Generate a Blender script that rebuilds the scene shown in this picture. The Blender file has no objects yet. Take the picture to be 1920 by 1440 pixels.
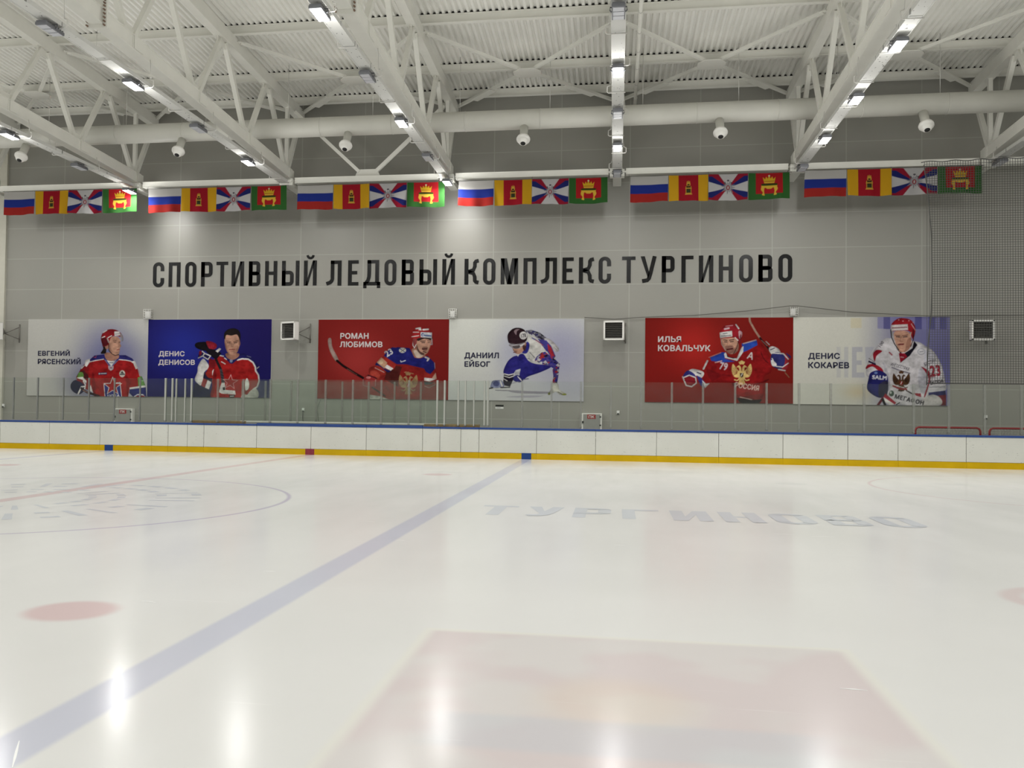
import bpy, bmesh, math, random
import numpy as np
from mathutils import Vector, Matrix

# ------------------------------------------------------------------ camera, world, exposure
scene = bpy.context.scene
col = scene.collection
scene.view_settings.view_transform = 'Standard'
scene.view_settings.look = 'None'
scene.view_settings.gamma = 1.0
scene.view_settings.use_curve_mapping = False
scene.view_settings.exposure = 0.0
scene.cycles.use_denoising = True
scene.cycles.transparent_max_bounces = 24
scene.cycles.max_bounces = 8
scene.cycles.diffuse_bounces = 5
scene.cycles.glossy_bounces = 4
scene.cycles.sample_clamp_indirect = 6.0
scene.cycles.caustics_reflective = False
scene.cycles.caustics_refractive = False

cam_d = bpy.data.cameras.new('camera')
cam = bpy.data.objects.new('camera', cam_d)
col.objects.link(cam)
scene.camera = cam
cam_d.sensor_width = 36.0
cam_d.sensor_fit = 'HORIZONTAL'
cam_d.lens = 1702.83 / 1920.0 * 36.0
cam_d.shift_x = 75.8 / 1920.0
cam_d.clip_end = 300
YAW, PITCH, ROLL, CAMZ = 0.1572, 0.0259, 0.0123, 1.6162
_F = Vector((-math.sin(YAW) * math.cos(PITCH), math.cos(YAW) * math.cos(PITCH), math.sin(PITCH)))
_R = Vector((math.cos(YAW), math.sin(YAW), 0))
_U = _R.cross(_F)
_c, _s = math.cos(ROLL), math.sin(ROLL)
_R2 = _R * _c + _U * _s
_U2 = -_R * _s + _U * _c
cam.matrix_world = Matrix(((_R2.x, _U2.x, -_F.x, 0), (_R2.y, _U2.y, -_F.y, 0),
                           (_R2.z, _U2.z, -_F.z, CAMZ), (0, 0, 0, 1)))

world = bpy.data.worlds.new('hall_air')
scene.world = world
world.use_nodes = True
world.node_tree.nodes['Background'].inputs[0].default_value = (0.02, 0.02, 0.02, 1)

LAMP_W = 83.0           # watts of light leaving each lit floodlight
ADDED_SPILL = 0.78            # strength of the added point light under each lit lens, against the beam
random.seed(7)
rng = np.random.default_rng(11)

# ------------------------------------------------------------------ hall dimensions (metres)
BOARD_Y = 28.71         # ice-side face of the far boards
WALL_Y = 33.2           # far wall
RED_X = -9.906          # centre red line
BLUE_X = -2.766         # right blue line
BLUE2_X = -17.046       # left blue line
MID_Y = 13.85           # long axis of the rink
CAP_Z = 0.985
HALL = (-44.0, 26.0, -6.0, WALL_Y)
def chord_top(y): return 13.27 - 0.043 * (y - 24.35)
def low_top(y): return 10.74 - 0.04 * (y - 21.0)
def deck_z(y):
    y = y if y >= MID_Y else 2 * MID_Y - y
    return chord_top(y) + 0.28

# ------------------------------------------------------------------ helpers
def lin(c):
    c = np.asarray(c, float) / 255.0
    return np.where(c <= 0.04045, c / 12.92, ((c + 0.055) / 1.055) ** 2.4)

def mat(name, color, rough=0.5, metal=0.0, ior=1.45, noise=0.0, nscale=6.0, emit=None, estr=0.0, coat=0.0, spec=0.5):
    m = bpy.data.materials.new(name)
    m.use_nodes = True
    nt = m.node_tree
    b = nt.nodes['Principled BSDF']
    b.inputs['Base Color'].default_value = (*color, 1)
    b.inputs['Roughness'].default_value = rough
    b.inputs['Metallic'].default_value = metal
    b.inputs['IOR'].default_value = ior
    b.inputs['Coat Weight'].default_value = coat
    b.inputs['Specular IOR Level'].default_value = spec
    if emit is not None:
        b.inputs['Emission Color'].default_value = (*emit, 1)
        b.inputs['Emission Strength'].default_value = estr
    if noise > 0:
        tc = nt.nodes.new('ShaderNodeTexCoord')
        n = nt.nodes.new('ShaderNodeTexNoise')
        n.inputs['Scale'].default_value = nscale
        n.inputs['Detail'].default_value = 4
        nt.links.new(tc.outputs['Object'], n.inputs['Vector'])
        mr = nt.nodes.new('ShaderNodeMapRange')
        mr.inputs['From Min'].default_value = 0.3
        mr.inputs['From Max'].default_value = 0.7
        mr.inputs['To Min'].default_value = 1 - noise
        mr.inputs['To Max'].default_value = 1 + noise
        nt.links.new(n.outputs['Fac'], mr.inputs['Value'])
        mx = nt.nodes.new('ShaderNodeMix')
        mx.data_type = 'RGBA'
        mx.blend_type = 'MULTIPLY'
        mx.inputs['Factor'].default_value = 1
        mx.inputs['A'].default_value = (*color, 1)
        nt.links.new(mr.outputs['Result'], mx.inputs['B'])
        nt.links.new(mx.outputs['Result'], b.inputs['Base Color'])
    return m

def smat(name, rgb, **k):
    return mat(name, tuple(lin(rgb)), **k)

class NB:
    """small node-graph helper"""
    def __init__(self, nt): self.nt = nt
    def math(self, op, a, b=None, c=None, clamp=False):
        n = self.nt.nodes.new('ShaderNodeMath')
        n.operation = op
        n.use_clamp = clamp
        for i, v in enumerate((a, b, c)):
            if v is None: continue
            if isinstance(v, (int, float)): n.inputs[i].default_value = v
            else: self.nt.links.new(v, n.inputs[i])
        return n.outputs[0]
    def smooth(self, v, lo, hi, a=0.0, b=1.0):
        n = self.nt.nodes.new('ShaderNodeMapRange')
        n.interpolation_type = 'SMOOTHSTEP'
        n.inputs['From Min'].default_value = lo
        n.inputs['From Max'].default_value = hi
        n.inputs['To Min'].default_value = a
        n.inputs['To Max'].default_value = b
        self.nt.links.new(v, n.inputs['Value'])
        return n.outputs['Result']
    def inside(self, v, half, soft):       # 1 where v < half
        return self.smooth(v, half - soft, half + soft, 1.0, 0.0)
    def band(self, x, x0, half, soft):
        return self.inside(self.math('ABSOLUTE', self.math('SUBTRACT', x, x0)), half, soft)
    def dist(self, x, y, cx, cy):
        dx = self.math('SUBTRACT', x, cx); dy = self.math('SUBTRACT', y, cy)
        return self.math('SQRT', self.math('ADD', self.math('MULTIPLY', dx, dx), self.math('MULTIPLY', dy, dy)))
    def mix(self, fac, a, b, mode='MIX'):
        n = self.nt.nodes.new('ShaderNodeMix')
        n.data_type = 'RGBA'
        n.blend_type = mode
        for key, v in (('Factor', fac), ('A', a), ('B', b)):
            if isinstance(v, (int, float)): n.inputs[key].default_value = v
            elif isinstance(v, tuple): n.inputs[key].default_value = (*v, 1)
            else: self.nt.links.new(v, n.inputs[key])
        return n.outputs['Result']
    def noise(self, vec, scale, detail=3.0, rough=0.5):
        n = self.nt.nodes.new('ShaderNodeTexNoise')
        n.inputs['Scale'].default_value = scale
        n.inputs['Detail'].default_value = detail
        n.inputs['Roughness'].default_value = rough
        self.nt.links.new(vec, n.inputs['Vector'])
        return n.outputs['Fac']
    def mapping(self, vec, scale=(1, 1, 1), rot=(0, 0, 0), loc=(0, 0, 0)):
        n = self.nt.nodes.new('ShaderNodeMapping')
        n.inputs['Scale'].default_value = scale
        n.inputs['Rotation'].default_value = rot
        n.inputs['Location'].default_value = loc
        self.nt.links.new(vec, n.inputs['Vector'])
        return n.outputs['Vector']
    def obj_xyz(self):
        tc = self.nt.nodes.new('ShaderNodeTexCoord')
        s = self.nt.nodes.new('ShaderNodeSeparateXYZ')
        self.nt.links.new(tc.outputs['Object'], s.inputs[0])
        return tc.outputs['Object'], s.outputs[0], s.outputs[1], s.outputs[2]

def base_of(o):
    """resting point of a thing, summed down its chain of parents (before any turning)"""
    t = Vector((0, 0, 0))
    while o is not None:
        t = t + o.location
        o = o.parent
    return t

class MB:
    """collects shapes and links them as ONE mesh object"""
    def __init__(self): self.v = []; self.f = []; self.mi = []; self.cur = 0; self.smooth = []
    def add(self, vs, fs, smooth=False):
        o = len(self.v)
        self.v += [tuple(p) for p in vs]
        for f in fs:
            self.f.append(tuple(i + o for i in f)); self.mi.append(self.cur); self.smooth.append(smooth)
        return self
    def box(self, x0, x1, y0, y1, z0, z1):
        return self.add([(x0, y0, z0), (x1, y0, z0), (x1, y1, z0), (x0, y1, z0), (x0, y0, z1), (x1, y0, z1), (x1, y1, z1), (x0, y1, z1)],
                        [(0, 3, 2, 1), (4, 5, 6, 7), (0, 1, 5, 4), (1, 2, 6, 5), (2, 3, 7, 6), (3, 0, 4, 7)])
    def bbox(self, x0, x1, y0, y1, z0, z1, b=0.01):
        """box with chamfered edges along all three axes (two crossing octagon rings)"""
        bm = bmesh.new()
        bmesh.ops.create_cube(bm, size=1)
        bmesh.ops.scale(bm, vec=(x1 - x0, y1 - y0, z1 - z0), verts=bm.verts)
        bmesh.ops.translate(bm, vec=((x0 + x1) / 2, (y0 + y1) / 2, (z0 + z1) / 2), verts=bm.verts)
        bmesh.ops.bevel(bm, geom=list(bm.edges), offset=b, segments=2, affect='EDGES', profile=0.5)
        bm.verts.index_update()
        self.add([v.co[:] for v in bm.verts], [[v.index for v in f.verts] for f in bm.faces])
        bm.free()
        return self
    def beam(self, p, q, w, h, side=(1, 0, 0)):
        """rectangular bar from p to q; w across `side`, h across the other way"""
        p, q = Vector(p), Vector(q)
        d = (q - p).normalized()
        s = Vector(side); s = (s - d * s.dot(d)).normalized()
        u = d.cross(s)
        vs = []
        for c in (p, q):
            for a, b in ((-1, -1), (1, -1), (1, 1), (-1, 1)):
                vs.append(c + s * (a * w / 2) + u * (b * h / 2))
        return self.add(vs, [(3, 2, 1, 0), (4, 5, 6, 7), (0, 1, 5, 4), (1, 2, 6, 5), (2, 3, 7, 6), (3, 0, 4, 7)])
    def tube(self, pts, r, n=10, cap=True):
        pts = [Vector(p) for p in pts]
        rs = r if isinstance(r, (list, tuple)) else [r] * len(pts)
        vs = []
        up = None
        for i, p in enumerate(pts):
            d = (pts[min(i + 1, len(pts) - 1)] - pts[max(i - 1, 0)]).normalized()
            if up is None: up = Vector((0, 0, 1)) if abs(d.z) < 0.9 else Vector((1, 0, 0))
            a = (up - d * up.dot(d)).normalized(); up = a
            b = d.cross(a)
            for k in range(n):
                t = 2 * math.pi * k / n
                vs.append(p + (a * math.cos(t) + b * math.sin(t)) * rs[i])
        fs = []
        for i in range(len(pts) - 1):
            for k in range(n):
                k2 = (k + 1) % n
                fs.append((i * n + k, i * n + k2, (i + 1) * n + k2, (i + 1) * n + k))
        self.add(vs, fs, True)
        if cap:
            o = len(self.v) - len(vs)
            self.f.append(tuple(o + k for k in reversed(range(n)))); self.mi.append(self.cur); self.smooth.append(False)
            e = o + (len(pts) - 1) * n
            self.f.append(tuple(e + k for k in range(n))); self.mi.append(self.cur); self.smooth.append(False)
        return self
    def lathe(self, prof, p, d, n=24):
        """profile [(distance along d, radius)] turned about the axis through p"""
        p, d = Vector(p), Vector(d).normalized()
        return self._lathe(prof, p, d, n)
    def _lathe(self, prof, p, d, n):
        u = Vector((0, 0, 1)) if abs(d.z) < 0.9 else Vector((1, 0, 0))
        a = (u - d * u.dot(d)).normalized(); b = d.cross(a)
        vs, fs = [], []
        for t, r in prof:
            for k in range(n):
                th = 2 * math.pi * k / n
                vs.append(p + d * t + (a * math.cos(th) + b * math.sin(th)) * r)
        for i in range(len(prof) - 1):
            for k in range(n):
                k2 = (k + 1) % n
                fs.append((i * n + k, i * n + k2, (i + 1) * n + k2, (i + 1) * n + k))
        fs.append(tuple(reversed(range(n))))
        fs.append(tuple((len(prof) - 1) * n + k for k in range(n)))
        return self.add(vs, fs, True)
    def prism(self, poly, y0, y1, ax='xz'):
        """polygon in x,z extruded along y (or in x,y along z)"""
        n = len(poly)
        area = sum(poly[i][0] * poly[(i + 1) % n][1] - poly[(i + 1) % n][0] * poly[i][1] for i in range(n))
        if area < 0: poly = poly[::-1]
        if ax == 'xz': vs = [(x, y0, z) for x, z in poly] + [(x, y1, z) for x, z in poly]
        else: vs = [(x, y, y1) for x, y in poly] + [(x, y, y0) for x, y in poly]
        fs = [tuple(range(n)), tuple(reversed(range(n, 2 * n)))]
        fs += [(i, i + n, (i + 1) % n + n, (i + 1) % n) for i in range(n)]
        return self.add(vs, fs)
    def build(self, name, mats, parent=None, at=None):
        me = bpy.data.meshes.new(name)
        o = at or (base_of(parent) if parent is not None else (0, 0, 0))
        vv = [(x - o[0], y - o[1], z - o[2]) for x, y, z in self.v] if any(o) else self.v
        me.from_pydata(vv, [], self.f)
        if not isinstance(mats, (list, tuple)): mats = [mats]
        for m in mats: me.materials.append(m)
        me.polygons.foreach_set('material_index', self.mi)
        me.polygons.foreach_set('use_smooth', self.smooth)
        me.update()
        ob = bpy.data.objects.new(name, me)
        col.objects.link(ob)
        if parent is not None: ob.parent = parent
        elif at is not None: ob.location = at
        return ob

def tag(o, label=None, cat=None, group=None, kind=None):
    if label: o['label'] = label
    if cat: o['category'] = cat
    if group: o['group'] = group
    if kind: o['kind'] = kind
    return o

def thing(name, loc, label, cat, group=None):
    o = bpy.data.objects.new(name, None)
    o.location = loc
    o.empty_display_size = 0.2
    col.objects.link(o)
    return tag(o, label, cat, group)

def text_mesh(s, bold=0.0, spacing=1.0):
    """outline of a line of writing as flat verts/faces, cap height about 0.7; bold thickens the strokes"""
    cu = bpy.data.curves.new('writing', 'FONT')
    cu.body = s
    cu.size = 1.0
    cu.space_character = spacing + bold * 1.6
    cu.resolution_u = 4
    ob = bpy.data.objects.new('writing', cu)
    col.objects.link(ob)
    dg = bpy.context.evaluated_depsgraph_get()
    me = bpy.data.meshes.new_from_object(ob.evaluated_get(dg))
    v = np.array([p.co[:] for p in me.vertices])
    f = [tuple(p.vertices) for p in me.polygons]
    bpy.data.objects.remove(ob); bpy.data.curves.remove(cu); bpy.data.meshes.remove(me)
    if bold > 0:
        n = len(v)
        sh = [(0, 0)] + [(bold * math.cos(i * math.pi / 4), bold * math.sin(i * math.pi / 4)) for i in range(8)]
        v = np.concatenate([v + np.array([a, b, 0.0008 * i]) for i, (a, b) in enumerate(sh)])
        f = [tuple(i + k * n for i in q) for k in range(9) for q in f]
    return v, f

def put_text(mb, s, x0, x1, z0, z1, y, bold=0.0, ref=None, spacing=1.0):
    """writing on a wall facing -Y, stretched to the box x0..x1, z0..z1 (z range of the plain capitals)"""
    v, f = text_mesh(s, bold, spacing)
    r, _ = text_mesh('Н', bold)
    zb, zt = r[:, 1].min(), r[:, 1].max()
    xa, xb = v[:, 0].min(), v[:, 0].max()
    X = x0 + (v[:, 0] - xa) / (xb - xa) * (x1 - x0)
    Z = z0 + (v[:, 1] - zb) / (zt - zb) * (z1 - z0)
    mb.add([(a, y - c, b) for a, b, c in zip(X, Z, v[:, 2])], f)

ORD = ['first', 'second', 'third', 'fourth', 'fifth', 'sixth', 'seventh', 'eighth', 'ninth', 'tenth', 'eleventh', 'twelfth',
       'thirteenth', 'fourteenth', 'fifteenth', 'sixteenth', 'seventeenth', 'eighteenth', 'nineteenth', 'twentieth',
       'twenty-first', 'twenty-second', 'twenty-third', 'twenty-fourth', 'twenty-fifth', 'twenty-sixth', 'twenty-seventh',
       'twenty-eighth', 'twenty-ninth', 'thirtieth', 'thirty-first', 'thirty-second', 'thirty-third', 'thirty-fourth',
       'thirty-fifth', 'thirty-sixth', 'thirty-seventh', 'thirty-eighth', 'thirty-ninth', 'fortieth', 'forty-first',
       'forty-second', 'forty-third', 'forty-fourth', 'forty-fifth', 'forty-sixth', 'forty-seventh', 'forty-eighth']

# ------------------------------------------------------------------ materials
M = {}
M['steel'] = mat('white_painted_steel', (0.78, 0.775, 0.72), 0.45, noise=0.03, nscale=2.0)
M['deck'] = mat('white_profiled_sheet', (0.86, 0.855, 0.81), 0.4, noise=0.03, nscale=1.5)
M['tray'] = mat('white_tray', (0.82, 0.82, 0.80), 0.4, noise=0.02)
M['duct'] = mat('white_duct', (0.58, 0.575, 0.525), 0.5, noise=0.04, nscale=1.2)
M['grey_metal'] = mat('grey_lamp_metal', (0.16, 0.165, 0.18), 0.45, 0.3)
M['galv'] = mat('galvanised_wire', (0.62, 0.61, 0.58), 0.4, 0.4)
M['dark'] = mat('dark_void', (0.015, 0.015, 0.015), 0.7)
M['lens_off'] = mat('unlit_lens', (0.55, 0.56, 0.60), 0.25)
M['lens_on'] = mat('lit_lens', (0.9, 0.9, 0.9), 0.3, emit=(1.0, 0.97, 0.92), estr=30.0)
M['black'] = mat('black_vinyl', (0.006, 0.006, 0.006), 0.22, spec=0.22)
M['cap'] = smat('blue_cap', (36, 66, 128), rough=0.35, noise=0.05)
M['yellow'] = mat('yellow_kick', (0.56, 0.36, 0.004), 0.45, spec=0.15, noise=0.06, nscale=3)
M['navy'] = mat('navy_mark', (0.008, 0.045, 0.20), 0.35)
M['crimson'] = mat('crimson_mark', (0.24, 0.03, 0.045), 0.35)
M['post'] = mat('aluminium_post', (0.40, 0.41, 0.375), 0.45, 0.2)
M['wood'] = mat('varnished_wood', (0.50, 0.30, 0.11), 0.45, noise=0.15, nscale=9)
M['casing'] = mat('white_casing', (0.80, 0.79, 0.75), 0.4)
M['slat'] = mat('grey_slat', (0.12, 0.115, 0.10), 0.5)
M['bracket'] = mat('bracket_steel', (0.20, 0.19, 0.17), 0.5, 0.3)
M['plastic'] = mat('white_plastic', (0.80, 0.80, 0.78), 0.4)
M['cab'] = mat('cabinet_grey', (0.30, 0.30, 0.28), 0.4, noise=0.06)
M['signred'] = mat('sign_red', (0.33, 0.015, 0.02), 0.4)
M['goalred'] = mat('goal_red', (0.36, 0.012, 0.02), 0.35)
M['cord'] = mat('dark_cord', (0.06, 0.06, 0.055), 0.8)
M['netcord'] = mat('net_cord', (0.055, 0.055, 0.05), 0.85)
M['whitecord'] = mat('white_netting', (0.7, 0.7, 0.7), 0.8)
M['rubber'] = mat('grey_rubber_floor', (0.20, 0.20, 0.195), 0.8, noise=0.1, nscale=3)
M['partition'] = mat('grey_partition', (0.50, 0.50, 0.47), 0.4)

def glass_material(name, tint, refl, h0, h1):
    m = bpy.data.materials.new(name)
    m.use_nodes = True
    nt = m.node_tree
    nt.nodes.clear()
    out = nt.nodes.new('ShaderNodeOutputMaterial')
    tr = nt.nodes.new('ShaderNodeBsdfTransparent')
    tr.inputs['Color'].default_value = (*tint, 1)
    gl = nt.nodes.new('ShaderNodeBsdfGlossy')
    gl.inputs['Roughness'].default_value = 0.12
    gl.inputs['Color'].default_value = (0.92, 1.0, 0.94, 1)
    fr = nt.nodes.new('ShaderNodeFresnel')
    fr.inputs['IOR'].default_value = 1.5
    mm = nt.nodes.new('ShaderNodeMath')
    mm.operation = 'MULTIPLY'
    mm.inputs[1].default_value = refl
    nt.links.new(fr.outputs[0], mm.inputs[0])
    mx = nt.nodes.new('ShaderNodeMixShader')
    nt.links.new(mm.outputs[0], mx.inputs[0])
    nt.links.new(tr.outputs[0], mx.inputs[1])
    nt.links.new(gl.outputs[0], mx.inputs[2])
    df = nt.nodes.new('ShaderNodeBsdfDiffuse')            # scuffs and haze on the old acrylic
    df.inputs['Color'].default_value = (0.62, 0.68, 0.63, 1)
    nb = NB(nt)
    vec, x, y, z = nb.obj_xyz()
    haze = nb.smooth(nb.noise(nb.mapping(vec, (1, 1, 1.6)), 1.8, 4), 0.3, 0.75, h0, h1)
    m2 = nt.nodes.new('ShaderNodeMixShader')
    nt.links.new(haze, m2.inputs[0])
    nt.links.new(mx.outputs[0], m2.inputs[1])
    nt.links.new(df.outputs[0], m2.inputs[2])
    nt.links.new(m2.outputs[0], out.inputs['Surface'])
    return m
M['glass'] = glass_material('rink_glass', (0.965, 0.98, 0.965), 0.7, 0.003, 0.016)
M['glass_green'] = glass_material('bench_glass', (0.935, 0.965, 0.94), 0.8, 0.008, 0.032)

def wall_material():
    m = bpy.data.materials.new('wall_panels')
    m.use_nodes = True
    nt = m.node_tree
    b = nt.nodes['Principled BSDF']
    nb = NB(nt)
    vec, x, y, z = nb.obj_xyz()
    u = nb.math('DIVIDE', nb.math('SUBTRACT', x, 0.46), 2.483)
    v = nb.math('DIVIDE', nb.math('SUBTRACT', z, 1.205), 1.235)
    fu = nb.math('FRACT', nb.math('ADD', u, 0.5))
    fv = nb.math('FRACT', nb.math('ADD', v, 0.5))
    su = nb.band(fu, 0.5, 0.0065, 0.003)
    sv = nb.band(fv, 0.5, 0.010, 0.005)
    seam = nb.math('MAXIMUM', su, sv)
    wn = nt.nodes.new('ShaderNodeTexWhiteNoise')
    wn.noise_dimensions = '2D'
    cb = nt.nodes.new('ShaderNodeCombineXYZ')
    nt.links.new(nb.math('FLOOR', nb.math('ADD', u, 0)), cb.inputs[0])
    nt.links.new(nb.math('FLOOR', nb.math('ADD', v, 0)), cb.inputs[1])
    nt.links.new(cb.outputs[0], wn.inputs['Vector'])
    base = nb.mix(wn.outputs['Value'], (0.288, 0.286, 0.257), (0.306, 0.303, 0.272))
    soft = nb.noise(vec, 0.35, 3)
    base = nb.mix(nb.smooth(soft, 0.3, 0.7, 0.0, 0.5), base, (0.312, 0.300, 0.268))
    base = nb.mix(nb.math('MULTIPLY', seam, 0.42), base, (0.50, 0.495, 0.455))  # sheen along the panel joints, put into the colour as paler lines
    nt.links.new(base, b.inputs['Base Color'])
    b.inputs['Roughness'].default_value = 0.42
    return m
M['wall'] = wall_material()
M['plainwall'] = mat('plain_wall', (0.40, 0.398, 0.36), 0.5, noise=0.03, nscale=0.6)

def board_material():
    m = bpy.data.materials.new('white_board')
    m.use_nodes = True
    nt = m.node_tree
    b = nt.nodes['Principled BSDF']
    nb = NB(nt)
    geo = nt.nodes.new('ShaderNodeNewGeometry')
    vec = geo.outputs['Position']
    base = nb.mix(nb.smooth(nb.noise(vec, 0.9, 3), 0.3, 0.7), (0.62, 0.625, 0.575), (0.66, 0.665, 0.615))
    streak = nb.smooth(nb.noise(nb.mapping(vec, (1.2, 1, 26)), 1.6, 5, 0.6), 0.60, 0.72)
    base = nb.mix(nb.math('MULTIPLY', streak, 0.45), base, (0.48, 0.48, 0.46))
    puck = nb.smooth(nb.noise(nb.mapping(vec, (5, 1, 11)), 2.3, 3, 0.5), 0.67, 0.715)
    base = nb.mix(nb.math('MULTIPLY', puck, 0.55), base, (0.22, 0.22, 0.21))
    dots = nb.smooth(nb.noise(nb.mapping(vec, (9, 1, 12)), 3.1, 1, 0.4), 0.735, 0.755)
    base = nb.mix(nb.math('MULTIPLY', dots, 0.8), base, (0.10, 0.10, 0.10))
    nt.links.new(base, b.inputs['Base Color'])
    b.inputs['Roughness'].default_value = 0.38
    return m
M['board'] = board_material()

def ice_finish(nt, b, nb, vec):
    b.inputs['IOR'].default_value = 1.31
    b.inputs['Specular IOR Level'].default_value = 0.20
    r = nb.smooth(nb.noise(nb.mapping(vec, (1.0, 0.25, 1)), 0.8, 4), 0.3, 0.7, 0.145, 0.20)
    nt.links.new(r, b.inputs['Roughness'])

def ice_material():
    m = bpy.data.materials.new('ice')
    m.use_nodes = True
    nt = m.node_tree
    b = nt.nodes['Principled BSDF']
    nb = NB(nt)
    vec, x, y, z = nb.obj_xyz()
    c = nb.mix(nb.smooth(nb.noise(vec, 0.25, 4), 0.3, 0.7), (0.738, 0.740, 0.728), (0.778, 0.780, 0.770))
    def paint(c, mask, colr, a):
        return nb.mix(nb.math('MULTIPLY', mask, a), c, colr)
    blue, red = (0.30, 0.34, 0.60), (0.56, 0.22, 0.25)
    # lines across the rink
    c = paint(c, nb.band(x, BLUE_X, 0.15, 0.03), blue, 0.37)
    c = paint(c, nb.band(x, BLUE2_X, 0.15, 0.03), blue, 0.37)
    c = paint(c, nb.band(x, RED_X, 0.15, 0.03), red, 0.36)
    # centre circle and end-zone circles
    for cx, cy, colr, a in ((RED_X, MID_Y, (0.42, 0.36, 0.55), 0.6), (10.1, MID_Y + 7, red, 0.30), (10.1, MID_Y - 7, red, 0.30)):
        d = nb.dist(x, y, cx, cy)
        c = paint(c, nb.band(d, 4.5, 0.035, 0.03), colr, a)
    # neutral-zone face-off dots
    for cx, cy in ((-4.16, MID_Y - 7.32), (-4.2, MID_Y + 7.6), (-15.4, MID_Y + 7.3)):
        c = paint(c, nb.inside(nb.dist(x, y, cx, cy), 0.34, 0.07), red, 0.42)
    # printed square with a faint star and a pale band, near the camera
    sq = nb.math('MULTIPLY', nb.band(x, 0.115, 1.40, 0.05), nb.band(y, 5.0, 1.50, 0.05))
    rim = nb.math('MULTIPLY', nb.band(x, 0.115, 1.47, 0.03), nb.band(y, 5.0, 1.57, 0.03))
    c = paint(c, rim, (0.80, 0.78, 0.66), 0.30)
    c = paint(c, sq, (0.56, 0.41, 0.48), 0.42)
    lobes = nb.smooth(nb.noise(nb.mapping(vec, (0.9, 0.9, 1), loc=(3.1, 1.7, 0)), 1.0, 2), 0.46, 0.60)
    c = paint(c, nb.math('MULTIPLY', sq, lobes), (0.72, 0.74, 0.72), 0.45)
    gold = nb.inside(nb.dist(x, nb.math('MULTIPLY', y, 1.0), 0.0, 5.12), 0.42, 0.18)
    c = paint(c, gold, (0.78, 0.64, 0.50), 0.30)
    ban = nb.math('MULTIPLY', nb.band(y, 4.55, 0.24, 0.06), nb.band(x, 0.05, 0.95, 0.15))
    c = paint(c, ban, (0.55, 0.60, 0.66), 0.40)
    # part of a ring print at the right edge and faint printed smudges far away
    c = paint(c, nb.band(nb.dist(x, y, 4.05, 8.62), 0.58, 0.09, 0.06), red, 0.25)
    for cx, cy, rx, ry in ((0.2, 24.2, 1.9, 0.9), (3.9, 21.2, 0.35, 0.35), (7.5, 22.2, 0.4, 0.3), (-4.2, 22.3, 0.4, 0.3)):
        dx = nb.math('DIVIDE', nb.math('SUBTRACT', x, cx), rx)
        dy = nb.math('DIVIDE', nb.math('SUBTRACT', y, cy), ry)
        e = nb.math('ADD', nb.math('MULTIPLY', dx, dx), nb.math('MULTIPLY', dy, dy))
        c = paint(c, nb.inside(e, 1.0, 0.35), (0.52, 0.54, 0.55), 0.22)
    # skate scratches
    s1 = nb.smooth(nb.noise(nb.mapping(vec, (0.6, 22, 1), rot=(0, 0, 0.12)), 1.1, 3), 0.70, 0.76)
    s2 = nb.smooth(nb.noise(nb.mapping(vec, (0.5, 26, 1), rot=(0, 0, -0.5)), 1.3, 3), 0.72, 0.78)
    c = paint(c, nb.math('MAXIMUM', s1, s2), (0.93, 0.93, 0.93), 0.25)
    nt.links.new(c, b.inputs['Base Color'])
    ice_finish(nt, b, nb, vec)
    return m
M['ice'] = ice_material()

def ice_paint(name, color):
    m = bpy.data.materials.new(name)
    m.use_nodes = True
    nt = m.node_tree
    b = nt.nodes['Principled BSDF']
    nb = NB(nt)
    vec, x, y, z = nb.obj_xyz()
    b.inputs['Base Color'].default_value = (*color, 1)
    ice_finish(nt, b, nb, vec)
    return m
M['ice_print'] = ice_paint('faded_ice_print', (0.63, 0.655, 0.70))

def colour_attr_material(name, rough=0.45, k=1.0):
    m = bpy.data.materials.new(name)
    m.use_nodes = True
    nt = m.node_tree
    b = nt.nodes['Principled BSDF']
    a = nt.nodes.new('ShaderNodeAttribute')
    a.attribute_name = 'print'
    nt.links.new(a.outputs['Color'], b.inputs['Base Color'])
    b.inputs['Roughness'].default_value = rough
    b.inputs['Specular IOR Level'].default_value = 0.03
    return m
M['print'] = colour_attr_material('printed_vinyl', 0.40)
M['cloth'] = colour_attr_material('printed_flag_cloth', 0.75)

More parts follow.
